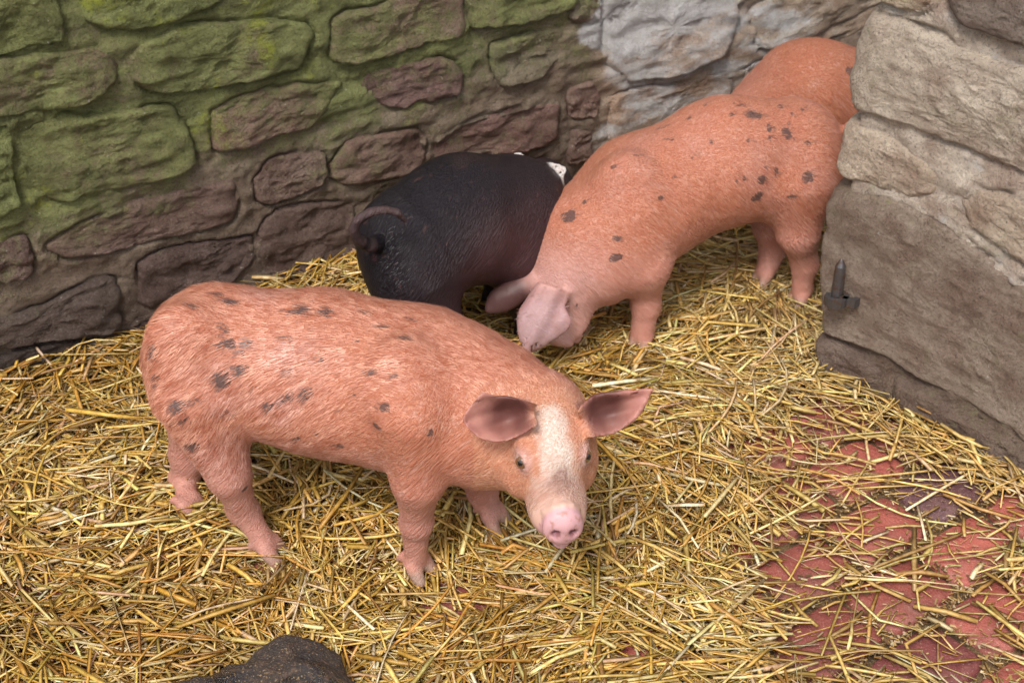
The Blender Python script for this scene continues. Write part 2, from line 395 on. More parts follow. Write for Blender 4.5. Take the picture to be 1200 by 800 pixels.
LW = [
 [(-40, -60), (62, -60), (75, 38), (70, 46), (45, 50), (20, 58), (-20, 70), (-60, 60)],
 [(85, -50), (262, -60), (258, 2), (238, 12), (200, 24), (170, 32), (130, 35), (92, 25)],
 [(-40, 74), (20, 66), (60, 61), (100, 56), (128, 61), (140, 74), (137, 92), (120, 108), (90, 121), (50, 129), (0, 135), (-40, 138)],
 [(144, 72), (165, 50), (200, 32), (250, 25), (320, 24), (362, 28), (367, 40), (362, 60), (350, 78), (320, 87), (260, 98), (205, 108), (170, 104), (148, 92)],
 [(18, 152), (40, 140), (120, 131), (200, 121), (215, 140), (225, 165), (230, 187), (208, 203), (170, 212), (110, 224), (62, 238), (42, 215), (28, 195)],
 [(245, 132), (280, 112), (320, 102), (370, 97), (402, 94), (385, 125), (365, 150), (330, 156), (300, 168), (275, 175), (246, 176)],
 [(-40, 145), (13, 140), (17, 180), (12, 200), (26, 240), (-30, 262)],
 [(297, 212), (310, 191), (342, 180), (380, 179), (383, 203), (360, 224), (320, 240), (299, 238)],
 [(388, 25), (398, 13), (440, 9), (465, -3), (540, -12), (546, 30), (543, 42), (500, 50), (460, 62), (410, 74), (387, 74)],
 [(420, 101), (430, 88), (480, 72), (518, 65), (536, 75), (541, 94), (535, 109), (500, 117), (455, 128), (438, 115), (424, 110)],
 [(548, -40), (700, -60), (668, 8), (650, 16), (600, 28), (552, 33), (545, 8)],
 [(572, 52), (620, 38), (659, 33), (659, 60), (640, 82), (618, 98), (584, 101), (574, 78)],
 [(390, 190), (402, 170), (442, 156), (488, 148), (500, 163), (497, 190), (480, 204), (450, 211), (400, 215), (387, 205)],
 [(506, 162), (532, 146), (562, 135), (622, 122), (655, 120), (654, 160), (640, 170), (600, 177), (560, 184), (512, 192)],
 [(48, 290), (90, 262), (140, 243), (200, 226), (274, 206), (281, 240), (275, 258), (200, 277), (140, 292), (80, 304)],
 [(-40, 290), (28, 275), (42, 300), (36, 322), (-40, 342)],
 [(160, 308), (180, 295), (240, 284), (296, 275), (301, 300), (281, 322), (250, 337), (200, 352), (170, 359), (161, 345)],
 [(298, 270), (325, 247), (370, 238), (415, 232), (417, 290), (395, 308), (360, 326), (318, 326), (303, 305)],
 [(-40, 385), (40, 362), (90, 335), (138, 320), (141, 383), (80, 392), (20, 404), (-40, 414)],
 [(-40, 424), (10, 412), (60, 399), (136, 392), (140, 424), (100, 450), (60, 470), (-40, 500)],
 [(152, 375), (200, 362), (240, 352), (300, 340), (300, 420), (150, 462)],
 [(667, -30), (705, -30), (702, 20), (690, 30), (668, 26)],
 [(664, 104), (690, 95), (703, 108), (699, 138), (668, 142)],
 [(668, 152), (692, 149), (690, 186), (662, 192)],
 [(430, 222), (500, 212), (560, 200), (650, 186), (650, 240), (560, 262), (440, 290)],
 [(705, 30), (740, -10), (850, -40), (870, 20), (845, 62), (790, 88), (735, 95), (712, 80)],
 [(712, 112), (760, 100), (812, 96), (840, 80), (860, 92), (850, 140), (800, 165), (735, 178), (708, 165)],
 [(715, 190), (790, 172), (850, 150), (875, 160), (880, 230), (800, 260), (720, 270)],
 [(880, 10), (960, -30), (1040, -50), (1050, -10), (1000, 20), (930, 48), (885, 60)],
 [(872, 78), (930, 62), (1010, 32), (1060, 10), (1060, 100), (960, 130), (885, 150)],
]
TL = [(.16,.13,.09), (.15,.13,.09), (.165,.125,.095), (.16,.12,.095), (.17,.125,.10), (.19,.13,.11), (.12,.10,.08), (.16,.115,.098), (.185,.13,.11), (.15,.098,.09),
      (.15,.12,.09), (.17,.15,.11), (.175,.12,.10), (.18,.115,.10), (.15,.105,.09), (.13,.092,.082), (.13,.092,.085), (.155,.11,.095), (.11,.084,.074), (.085,.066,.060),
      (.11,.08,.075), (.19,.155,.13), (.20,.14,.12), (.19,.13,.11), (.16,.12,.10), (.40,.34,.29), (.42,.32,.25), (.38,.28,.21), (.32,.27,.22), (.26,.21,.17)]
MO = [.85,.8,.45,.6,.72,.42,.8,.45,.30,.12,.8,.75,.28,.30,.32,.1,.02,.1,.0,.0,.0,.25,.2,.2,.2,0,0,0,0,0]
SW = [(hit(690, 150, WL0, WLN, WLD)[0])][0]
def moss_field(P):
    z = P[:, 1]; u = P[:, 0]
    m = sstep(0.10, 0.48, z + 0.10 * sstep(0.6, 0.0, u)) * 0.95
    m = m * (1 - 0.25 * sstep(SW - 0.45, SW - 0.1, u)); return m * (1 - sstep(SW - 0.04, SW + 0.03, u + 0.02 * np.sin(z * 37)))
def white_field(P):
    z = P[:, 1]; u = P[:, 0]
    e = sstep(SW - 0.02, SW + 0.05, u + 0.03 * np.sin(z * 21) + 0.015 * np.sin(z * 57))
    return e * (0.50 + 0.95 * sstep(0.24, 0.50, z + 0.25 * (SW + 0.2 - u))) * (1 - 0.6 * sstep(SW + 0.45, SW + 0.8, u))
wall = tag(obj('rubble_wall', None, loc=tuple(WL0)), 'long mossy sandstone rubble wall behind the pigs, whitewashed towards its far end', 'wall')
outl = []; rw = np.random.RandomState(11)
def shp(poly, P0, N, D): return np.array([hit(x, y, P0, N, D) for x, y in poly])
polys = [shp(p, WL0, WLN, WLD) for p in LW]
heights = [0.014, .014, .024, .020, .015, .012, .012, .010, .013, .012, .012, .010, .010, .009, .011, .012, .013, .012, .022, .026, .014, .010, .012, .012, .01, .016, .018, .014, .016, .018]
specs = [(p, TL[i], MO[i], heights[i]) for i, p in enumerate(polys)]
# courses beyond what the photograph shows, above, left and right
cover = [smooth_poly(p, 24) for p in polys]
zr = 0.06
while zr < 1.30:
    hr = rw.uniform(0.09, 0.14); u = -1.5 + rw.uniform(0, 0.1)
    while u < 2.6:
        w = rw.uniform(0.14, 0.32); c = np.array([u + w / 2, zr + hr / 2])
        pts = np.array([(u + 0.012, zr + .02), (u + w * .3, zr + rw.uniform(.006, .02)), (u + w - .03, zr + .01), (u + w - .012, zr + hr * .5), (u + w - .03, zr + hr - .015), (u + w * .5, zr + hr - rw.uniform(.004, .02)), (u + .03, zr + hr - .02), (u + .008, zr + hr * .5)])
        if not any((poly_dist(np.vstack([pts, c[None]]), q) < 0.012).any() or (poly_dist(q, pts) < 0).any() for q in cover if abs(q[:, 0].mean() - c[0]) < 0.6):
            specs.append((pts, tuple(np.array([.17, .125, .10]) * rw.uniform(.8, 1.15)), 0.45, rw.uniform(.009, .016)))
        u += w
    zr += hr
for k, (p, t, mo, hgt) in enumerate(specs):
    mf = lambda P, mo=mo: np.clip(moss_field(P) * (0.35 + 0.9 * mo), 0, 1)
    wet = 1.25 - 0.46 * sstep(0.30, 0.02, p[:, 1].mean())  # tone factor, darker for stones towards the foot of the wall
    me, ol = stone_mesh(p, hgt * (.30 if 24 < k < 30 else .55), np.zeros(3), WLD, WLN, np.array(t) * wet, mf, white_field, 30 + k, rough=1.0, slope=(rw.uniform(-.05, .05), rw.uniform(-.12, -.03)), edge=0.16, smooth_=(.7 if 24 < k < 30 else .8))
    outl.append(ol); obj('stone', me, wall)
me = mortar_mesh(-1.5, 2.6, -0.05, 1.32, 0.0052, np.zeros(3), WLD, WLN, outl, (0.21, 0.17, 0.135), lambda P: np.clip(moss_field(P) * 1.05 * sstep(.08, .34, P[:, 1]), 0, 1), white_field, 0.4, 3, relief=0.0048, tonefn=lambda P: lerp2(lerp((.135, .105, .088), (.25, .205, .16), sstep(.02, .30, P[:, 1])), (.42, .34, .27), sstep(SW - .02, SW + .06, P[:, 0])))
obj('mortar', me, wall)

PS = [
 ([(1022, 12), (1060, 18), (1120, 44), (1180, 66), (1290, 110), (1290, 245), (1200, 196), (1175, 189), (1120, 166), (1060, 140), (1002, 124), (998, 90), (1007, 50)], (.40,.36,.31), .022),
 ([(995, 135), (1040, 148), (1080, 175), (1106, 200), (1100, 226), (1075, 232), (1030, 215), (992, 206), (983, 190), (989, 160)], (.42,.37,.31), .020),
 ([(1128, 228), (1150, 215), (1200, 228), (1290, 262), (1290, 362), (1200, 302), (1165, 277), (1135, 256)], (.40,.35,.29), .018),
 ([(983, 215), (1040, 222), (1080, 236), (1115, 252), (1150, 286), (1200, 322), (1290, 390), (1290, 585), (1200, 505), (1150, 472), (1080, 432), (1020, 400), (968, 382), (967, 330), (970, 270), (974, 230)], (.27,.225,.19), .024),
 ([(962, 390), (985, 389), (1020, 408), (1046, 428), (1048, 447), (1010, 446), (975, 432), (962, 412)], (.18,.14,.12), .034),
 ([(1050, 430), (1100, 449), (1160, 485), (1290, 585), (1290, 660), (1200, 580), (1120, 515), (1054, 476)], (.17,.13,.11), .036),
 ([(1118, -60), (1290, -60), (1290, 78), (1200, 48), (1165, 37), (1135, 24), (1116, 2)], (.20,.17,.15), .030),
 ([(1032, -60), (1100, -60), (1108, 4), (1086, 14), (1058, 8), (1030, -4)], (.34,.29,.23), .022),
]
MSEL[0] = M_PIER
pier = tag(obj('stone_pier', None, loc=tuple(PR0)), 'pale squared-stone gate pier at the right, with an iron hinge pin in its edge', 'pier')
outl2 = []; zf = lambda P: np.zeros(len(P))
def pier_moss(P): return 0.10 * sstep(0.1, 0.3, P[:, 1]) * sstep(0.5, 0.3, P[:, 1])
def pier_white(P): return 0.08 + 0.22 * sstep(0.2, 0.5, P[:, 1])
pspec = [(shp(p, PR0, PRN, PRD), t, h) for p, t, h in PS]
ztop = max(q[:, 1].max() for q, _, _ in pspec)
umax = 0.95
zr = 0.02; rq = np.random.RandomState(4); base = [smooth_poly(q, 30) for q, _, _ in pspec]
while zr < 1.28:
    hr = rq.uniform(0.14, 0.2); u = -0.02
    while u < umax:
        w = rq.uniform(0.22, 0.4); c = np.array([u + w / 2, zr + hr / 2])
        pts = np.array([(u + .012, zr + .012), (u + w * .5, zr + .01), (u + w - .014, zr + .012), (u + w - .012, zr + hr * .5), (u + w - .014, zr + hr - .012), (u + w * .5, zr + hr - .008), (u + .012, zr + hr - .012), (u + .008, zr + hr * .5)])
        if not any((poly_dist(np.vstack([pts, c[None]]), q) < 0.006).any() or (poly_dist(q, pts) < 0).any() for q in base):
            pspec.append((pts, tuple(np.array([.32, .27, .21]) * rq.uniform(.8, 1.1)), 0.025))
        u += w
    zr += hr
for k, (q, t, h) in enumerate(pspec):
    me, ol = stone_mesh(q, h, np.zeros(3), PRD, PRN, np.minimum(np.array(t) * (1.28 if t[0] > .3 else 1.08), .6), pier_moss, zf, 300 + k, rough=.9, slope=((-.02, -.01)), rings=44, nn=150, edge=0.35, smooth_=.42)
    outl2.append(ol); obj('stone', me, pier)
def pier_bulge(P): return 0.012 + 0.026 * sstep(0.10, 0.0, P[:, 1])
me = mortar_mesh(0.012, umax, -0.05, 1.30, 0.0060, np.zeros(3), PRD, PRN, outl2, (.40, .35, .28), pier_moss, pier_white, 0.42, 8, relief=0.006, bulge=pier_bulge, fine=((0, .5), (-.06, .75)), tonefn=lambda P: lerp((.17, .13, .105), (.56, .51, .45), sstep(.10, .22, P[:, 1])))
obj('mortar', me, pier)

# ------------------------------------------------------------------ signed distance modelling for bodies
class Field:
    def __init__(s, xs, ys, zs):
        s.ax = [np.asarray(a, np.float32) for a in (xs, ys, zs)]; s.V = np.full([len(a) for a in s.ax], 1.0, np.float32)
    def _sl(s, lo, hi):
        r = []
        for a, l, h in zip(s.ax, lo, hi):
            i0, i1 = np.searchsorted(a, l), np.searchsorted(a, h); r.append(slice(max(i0 - 1, 0), min(i1 + 1, len(a))))
        return tuple(r)
    def put(s, fn, lo, hi, k=0.02, sub=False):
        m = k + 0.012; sl = s._sl(np.asarray(lo) - m, np.asarray(hi) + m)
        if any(q.stop <= q.start for q in sl): return
        X = s.ax[0][sl[0]][:, None, None]; Y = s.ax[1][sl[1]][None, :, None]; Z = s.ax[2][sl[2]][None, None, :]
        d = fn(X, Y, Z).astype(np.float32); a = s.V[sl]
        if sub: d = -d; h = np.maximum(k - np.abs(a - d), 0); s.V[sl] = np.maximum(a, d) + h * h / (4 * k)
        else: h = np.maximum(k - np.abs(a - d), 0); s.V[sl] = np.minimum(a, d) - h * h / (4 * k)
    def cone(s, a, b, ra, rb, k=0.02, side=None, sq=1.0, sub=False):
        a, b = np.asarray(a, float), np.asarray(b, float); R_ = max(ra, rb) * max(sq, 1)
        def fn(X, Y, Z):
            v = [X - a[0], Y - a[1], Z - a[2]]; w = b - a
            if side is not None:
                g = (v[0] * side[0] + v[1] * side[1] + v[2] * side[2]) * (1 / sq - 1)
                v = [v[i] + side[i] * g for i in range(3)]; w = w + side * np.dot(w, side) * (1 / sq - 1)
            t = np.clip((v[0] * w[0] + v[1] * w[1] + v[2] * w[2]) / max(np.dot(w, w), 1e-9), 0, 1)
            t2 = t * t * (3 - 2 * t)
            return (np.sqrt((v[0] - t * w[0]) ** 2 + (v[1] - t * w[1]) ** 2 + (v[2] - t * w[2]) ** 2) - (ra + (rb - ra) * t)) * (min(sq, 1) if side is not None else 1)
        s.put(fn, np.minimum(a, b) - R_, np.maximum(a, b) + R_, k, sub)
    def ell(s, c, r, A=None, k=0.02, sub=False):
        """ellipsoid; A rows are its axes"""
        c = np.asarray(c, float); A = np.eye(3) if A is None else np.asarray(A); R_ = max(r)
        def fn(X, Y, Z):
            v = [X - c[0], Y - c[1], Z - c[2]]; k0 = 0; k1 = 0
            for i in range(3):
                q = v[0] * A[i][0] + v[1] * A[i][1] + v[2] * A[i][2]; k0 = k0 + (q / r[i]) ** 2; k1 = k1 + (q / r[i] ** 2) ** 2
            k0 = np.sqrt(k0); return k0 * (k0 - 1) / np.sqrt(k1 + 1e-9)
        s.put(fn, c - R_, c + R_, k, sub)
    def chain(s, P, Rr, k=0.02, side=None, sq=None):
        for i in range(len(P) - 1):
            s.cone(P[i], P[i + 1], Rr[i], Rr[i + 1], k, side, (sq[i] if sq else 1.0))
    def ear(s, E, u, v, hi_pts, lo_pts, cup, curl, t0=0.0045, t1=0.0028, k=0.012, lip=0.0, fold=0.0):
        """cupped leaf; u base to tip, v across, w the opening side"""
        u = unit(u); v = unit(np.asarray(v) - np.dot(v, u) * u); w = np.cross(u, v)
        if np.dot(w, curl[3]) < 0: w = -w
        def dens(pts):
            a = np.array(pts, float); e = np.vstack([2 * a[0] - a[1], a, 2 * a[-1] - a[-2]]); o = []
            for i in range(1, len(e) - 2):
                for t in np.linspace(0, 1, 7)[:-1]: o.append(.5 * (2 * e[i] + (e[i + 1] - e[i - 1]) * t + (2 * e[i - 1] - 5 * e[i] + 4 * e[i + 1] - e[i + 2]) * t * t + (3 * e[i] - e[i - 1] - 3 * e[i + 1] + e[i + 2]) * t ** 3))
            o.append(a[-1]); o = np.array(o); o[:, 0] = np.maximum.accumulate(o[:, 0]); return o[:, 0], o[:, 1]
        hu, hv = dens(hi_pts); lu, lv = dens(lo_pts); L = max(max(hu), max(lu))
        def fn(X, Y, Z):
            q = [X - E[0], Y - E[1], Z - E[2]]
            a = q[0] * u[0] + q[1] * u[1] + q[2] * u[2]; b = q[0] * v[0] + q[1] * v[1] + q[2] * v[2]; c = q[0] * w[0] + q[1] * w[1] + q[2] * w[2]
            vh = np.interp(a, hu, hv); vl = np.interp(a, lu, lv); mid = (vh + vl) / 2; hw = np.maximum((vh - vl) / 2, 1e-4)
            tt = np.clip(a / L, -0.2, 1); z = np.clip((b - mid) / np.maximum(hw, 0.012), -1.3, 1.3)
            cu = np.interp(tt, [0, 0.35, 0.7, 1], cup)
            w0 = cu * (z * z - 1) + (lip * np.clip(1 - (a + .004) / .030, 0, 1) ** 2 if lip else 0) + (.0012 * np.sin(b * 360 + a * 70) * np.clip(a / .03, 0, 1) if lip else 0) + curl[0] * tt + curl[1] * tt * tt + curl[2] * z
            if fold: w0 = w0 + fold * np.clip((z - .45) / .55, 0, 1.2) ** 2 * np.clip(1 - np.abs(tt - .30) / .38, 0, 1) + .0022 * np.sin(b * 210 + a * 35)
            th = np.interp(tt, [0, 1], [t0, t1])
            d1 = np.abs(c - w0) / np.sqrt(1 + (2 * cu * z / np.maximum(hw, 0.012)) ** 2) - th; d2 = np.maximum(b - vh, vl - b) ; d2 = np.maximum(np.maximum(d2, a - L), -0.012 - a)
            h = np.maximum(0.004 - np.abs(d1 - d2), 0); return np.maximum(d1, d2) + h * h / 0.016
        self_fn = lambda P: fn(P[:, 0], P[:, 1], P[:, 2])
        rr = L * 1.15 + 0.02
        s.put(fn, np.asarray(E) - rr, np.asarray(E) + rr, k)
        return w, self_fn
    def val(s, p):
        i = [min(max(int(np.searchsorted(s.ax[d], p[d])), 1), len(s.ax[d]) - 1) for d in range(3)]; r = 0
        f = [(p[d] - s.ax[d][i[d] - 1]) / (s.ax[d][i[d]] - s.ax[d][i[d] - 1]) for d in range(3)]
        for a in (0, 1):
            for b in (0, 1):
                for c in (0, 1): r += (f[0] if a else 1 - f[0]) * (f[1] if b else 1 - f[1]) * (f[2] if c else 1 - f[2]) * s.V[i[0] - 1 + a, i[1] - 1 + b, i[2] - 1 + c]
        return r
    def nets(s):
        V = s.V; s_ = V < 0; nx, ny, nz = V.shape
        C = [(i, j, k) for i in (0, 1) for j in (0, 1) for k in (0, 1)]
        cut = lambda A, c: A[c[0]:nx - 1 + c[0], c[1]:ny - 1 + c[1], c[2]:nz - 1 + c[2]]
        cnt = sum(cut(s_, c).astype(np.int8) for c in C); act = (cnt > 0) & (cnt < 8)
        I = np.argwhere(act); idx = np.full(act.shape, -1, np.int64); idx[act] = np.arange(len(I))
        acc = np.zeros((len(I), 3)); n = np.zeros(len(I))
        for a in C:
            for ax in range(3):
                if a[ax]: continue
                b = list(a); b[ax] = 1
                A = I + a; B = I + b; va = V[A[:, 0], A[:, 1], A[:, 2]]; vb = V[B[:, 0], B[:, 1], B[:, 2]]; m = (va < 0) != (vb < 0)
                t = va[m] / (va[m] - vb[m]); pa = np.stack([s.ax[q][A[m, q]] for q in range(3)], 1); pb = np.stack([s.ax[q][B[m, q]] for q in range(3)], 1)
                acc[m] += pa + (pb - pa) * t[:, None]; n[m] += 1
        P = acc / n[:, None]; F = []
        for ax in range(3):
            u, v = (ax + 1) % 3, (ax + 2) % 3
            sl0 = [slice(None)] * 3; sl1 = [slice(None)] * 3; sl0[ax] = slice(0, V.shape[ax] - 1); sl1[ax] = slice(1, None)
            e = s_[tuple(sl0)] != s_[tuple(sl1)]; E = np.argwhere(e); ok = (E[:, u] > 0) & (E[:, v] > 0) & (E[:, u] < V.shape[u] - 1) & (E[:, v] < V.shape[v] - 1); E = E[ok]
            ins = s_[E[:, 0], E[:, 1], E[:, 2]]
            def cell(du, dv):
                q = E.copy(); q[:, u] += du; q[:, v] += dv; return idx[q[:, 0], q[:, 1], q[:, 2]]
            Q = np.stack([cell(-1, -1), cell(0, -1), cell(0, 0), cell(-1, 0)], 1); Q[~ins] = Q[~ins][:, ::-1]; F.append(Q)
        return P, np.vstack(F)
def relax(P, F, it=2, lam=0.5):
    n = len(P)
    for _ in range(it):
        A = np.zeros((n, 3)); c = np.zeros(n)
        for i in range(4):
            a, b = F[:, i], F[:, (i + 1) % 4]
            for d in range(3): A[:, d] += np.bincount(a, P[b, d], n) + np.bincount(b, P[a, d], n)
            c += np.bincount(a, minlength=n) + np.bincount(b, minlength=n)
        P = P + lam * (A / c[:, None] - P)
    return P
def vnormals(P, F):
    fn = np.cross(P[F[:, 2]] - P[F[:, 0]], P[F[:, 3]] - P[F[:, 1]]); N = np.zeros_like(P)
    for i in range(4):
        for d in range(3): N[:, d] += np.bincount(F[:, i], fn[:, d], len(P))
    return N / np.maximum(np.linalg.norm(N, axis=1, keepdims=True), 1e-12)
def toes(F, foot, fwd, side, r=0.0135, k=0.0035):
    """cloven hoof: two toes, and two dew claws behind"""
    fwd = unit([fwd[0], fwd[1], 0]); side = unit([side[0], side[1], 0]); foot = np.array([foot[0], foot[1], 0.0])
    tips = []
    for s in (-1, 1):
        a = foot + side * s * r * 0.85 + np.array([0, 0, 0.034]); b = foot + fwd * 0.020 + side * s * r * 1.15 + np.array([0, 0, 0.010])
        F.cone(a, b, r * 0.98, r * 0.66, k); tips.append(b)
        F.cone(foot - fwd * 0.018 + side * s * r * 0.8 + np.array([0, 0, 0.045]), foot - fwd * 0.026 + side * s * r * 0.9 + np.array([0, 0, 0.030]), 0.006, 0.0045, 0.006)
    return tips

class Head:
    """head frame with its origin at the centre of the snout disc; f forward, c to the pig's left, b up"""
    def __init__(s, snout, a, up=(0, 0, 1), scale=1.0, kw=1.0):
        s.kw = kw
        s.o = np.asarray(snout, float); s.a = unit(a); s.b = unit(np.asarray(up, float) - np.dot(up, s.a) * s.a); s.c = np.cross(s.b, s.a); s.k = scale; s.eyes = {}
    def p(s, f, l, u): return s.o + s.k * (s.a * f + s.c * l * s.kw + s.b * u)
    def build(s, F, nostrils=True, eyes=True, mouth=True):
        k = s.k; A = [s.a, s.c, s.b]; E = lambda c, r, kk=0.02, sub=False: F.ell(s.p(*c), [r[0] * k, r[1] * k * s.kw, r[2] * k], A, kk * k, sub)
        E((-.150, 0, .002), (.070, .057, .050), .03)
        E((-.125, 0, .020), (.050, .046, .030), .03)
        for l in (-1, 1):
            E((-.138, l * .042, -.032), (.060, .036, .044), .014)
            E((-.112, l * .034, .028), (.026, .016, .013), .014)
            E((-.062, l * .026, -.018), (.045, .018, .022), .02)
        F.cone(s.p(-.11, 0, .004), s.p(-.018, 0, .001), .041 * k, .0235 * k, .025 * k, s.c, s.kw)
        F.cone(s.p(-.11, 0, -.034), s.p(-.030, 0, -.021), .036 * k, .0155 * k, .02 * k, s.c, s.kw)
        # snout disc with a rim
        A2 = [unit(s.a + 0.34 * s.b), s.c, unit(s.b - 0.34 * s.a)]
        F.ell(s.p(-.007, 0, .001), [.0110 * k, .0300 * k * s.kw, .0250 * k], A2, .004 * k)
        F.ell(s.p(-.012, 0, .010), [.0130 * k, .0250 * k * s.kw, .0175 * k], A2, .006 * k)
        F.ell(s.p(-.009, 0, -.024), [.012 * k, .0140 * k, .0085 * k], A2, .005 * k)
        F.ell(s.p(-.016, 0, -.0375), [.016 * k, .0120 * k, .0085 * k], A, .003 * k)
        if mouth:
            for l in (-1, 1):
                F.cone(s.p(.0, l * .001, -.0262), s.p(-.030, l * .024, -.0285), .0017 * k, .0015 * k, .003 * k, sub=True)
                F.cone(s.p(-.030, l * .027, -.0285), s.p(-.072, l * .042, -.034), .0022 * k, .0012 * k, .004 * k, sub=True)
        F.chain([s.p(-.0235, -.025, .012), s.p(-.0225, -.014, .0235), s.p(-.0215, 0, .0275), s.p(-.0225, .014, .0235), s.p(-.0235, .025, .012)], [-.0004 + .0030 * k] * 5, .006 * k)
        if eyes:
            for l in (-1, 1):
                d = s.edir(l); p = s.p(-.104, l * .026, .014)
                for _ in range(60):
                    if F.val(p) > -.0005: break
                    p = p + d * .001
                s.eyes[l] = p - d * .0040
        for l in (-1, 1):
            if nostrils: F.ell(s.p(.004, l * .0125, .001), [.0135 * k, .0046 * k, .0062 * k], [unit(s.a - 0.35 * l * s.c), unit(s.c * 1.0 + s.b * 0.35 * l), s.b], .0035 * k, True)
            if eyes:
                e = s.eye(l); d = s.edir(l)
                F.ell(e + d * .004, [.0100 * k, .0092 * k, .0062 * k], s.eaxes(l), .004 * k, True)
                ax = s.eaxes(l); t = ax[1]; up = ax[2]
                pts = [e - t * .0115 * k - up * .001 * k + d * .002, e - t * .006 * k + up * .0068 * k + d * .0055, e + t * .002 * k + up * .0080 * k + d * .0060, e + t * .0105 * k + up * .001 * k + d * .002]
                F.chain(pts, [.0022 * k, .0034 * k, .0032 * k, .0022 * k], .004 * k)
                pts = [e - t * .0115 * k - up * .001 * k + d * .002, e - t * .004 * k - up * .0072 * k + d * .0045, e + t * .004 * k - up * .0070 * k + d * .0045, e + t * .0105 * k + up * .001 * k + d * .002]
                F.chain(pts, [.0020 * k, .0024 * k, .0024 * k, .0020 * k], .004 * k)
    def eye(s, l): return s.eyes.get(l, s.p(-.104, l * .0445, .0205))
    def edir(s, l): return unit(s.a * .55 + s.c * l * .72 + s.b * .42)
    def eaxes(s, l):
        d = s.edir(l); t = unit(s.a - np.dot(s.a, d) * d) ; up = unit(np.cross(d, t)); up = up if np.dot(up, s.b) > 0 else -up
        t = unit(t - 0.35 * up); up = unit(up - np.dot(up, t) * t); return [d, t, up]

def eye_obj(H, l, root, base, rotm):
    """glossy ball with a dark pupil and brown iris"""
    n1, n2 = 20, 28; V = []; rad = .0104 * H.k; ax = H.eaxes(l)
    for i in range(n1 + 1):
        th = math.pi * i / n1
        for j in range(n2):
            ph = 2 * math.pi * j / n2
            V.append(ax[0] * math.cos(th) + ax[1] * math.sin(th) * math.cos(ph) + ax[2] * math.sin(th) * math.sin(ph))
    V = np.array(V); look = unit(np.asarray([0.0, 0.0, CAM_H]) * 0.6 + np.array([0.2, 0, 0]) - H.eye(l)); gaze = unit(ax[0] + 0.5 * look)
    d = V @ gaze; tone = np.where(d[:, None] > 0.93, (.006, .005, .006), np.where(d[:, None] > 0.62, (.16, .075, .035), (.40, .32, .28)))
    P = (V * rad * np.array([1, 1, 1]) + H.eye(l) - ax[0] * .0010 - base) @ rotm.T
    F = [(i * n2 + j, (i + 1) * n2 + j, (i + 1) * n2 + (j + 1) % n2, i * n2 + (j + 1) % n2) for i in range(n1) for j in range(n2)]
    me = mesh('eye', P, np.array(F), M_EYE); cattr(me, 'tone', tone); return obj('eye', me, root)

def fur(root, P, F, N, flowfn, dens, lenf, tonefn, seed, keep=None, lift=0.11, width=0.00036):
    """short bristles, each a narrow blade lying along the coat"""
    rs = np.random.RandomState(seed)
    A = np.linalg.norm(np.cross(P[F[:, 2]] - P[F[:, 0]], P[F[:, 3]] - P[F[:, 1]]), axis=1) / 2
    n = int(dens * A.sum()); cum = np.cumsum(A); fi = np.searchsorted(cum, rs.rand(n) * cum[-1]); fi = np.minimum(fi, len(F) - 1)
    a, b = rs.rand(n, 1), rs.rand(n, 1); q = F[fi]
    p = (P[q[:, 0]] * (1 - a) + P[q[:, 1]] * a) * (1 - b) + (P[q[:, 3]] * (1 - a) + P[q[:, 2]] * a) * b
    nn = N[q[:, 0]]
    if keep is not None:
        m = rs.rand(n) < keep[q[:, 0]]; p, nn, q = p[m], nn[m], q[m]; n = len(p)
    fl = flowfn(p, nn) + rs.normal(0, 0.16, (n, 3)); fl -= nn * np.sum(fl * nn, 1, keepdims=True); fl /= np.linalg.norm(fl, axis=1, keepdims=True) + 1e-9
    L = lenf(p)[:, None] * rs.uniform(0.6, 1.25, (n, 1)); lf = lift * rs.uniform(0.5, 1.6, (n, 1))
    sd_ = np.cross(fl, nn) * (width * np.clip(L / .012, .45, 1.1) * rs.uniform(0.7, 1.3, (n, 1)))
    p0 = p - nn * 0.001; p1 = p + fl * L * 0.5 + nn * L * lf * 0.55; p2 = p + fl * L + nn * L * lf * 0.7
    V = np.stack([p0 - sd_, p0 + sd_, p1 + sd_ * 0.7, p1 - sd_ * 0.7, p2], 1).reshape(-1, 3)
    i = np.arange(n)[:, None] * 5
    Fq = np.hstack([i, i + 1, i + 2, i + 3]); Ft = np.hstack([i + 3, i + 2, i + 4])
    me = bpy.data.meshes.new('bristles'); me.vertices.add(len(V)); me.vertices.foreach_set('co', V.astype(np.float32).ravel())
    me.loops.add(n * 7); li = np.hstack([Fq, Ft]).ravel(); me.loops.foreach_set('vertex_index', li.astype(np.int32))
    me.polygons.add(n * 2); ls = np.stack([np.arange(n) * 7, np.arange(n) * 7 + 4], 1).ravel(); me.polygons.foreach_set('loop_start', ls.astype(np.int32))
    me.update(calc_edges=True); me.materials.append(M_HAIR)
    cattr(me, 'tone', np.repeat(tonefn(p, q[:, 0], rs), 5, 0))
    o = obj('bristles', me, root); o['kind'] = 'stuff'; return o

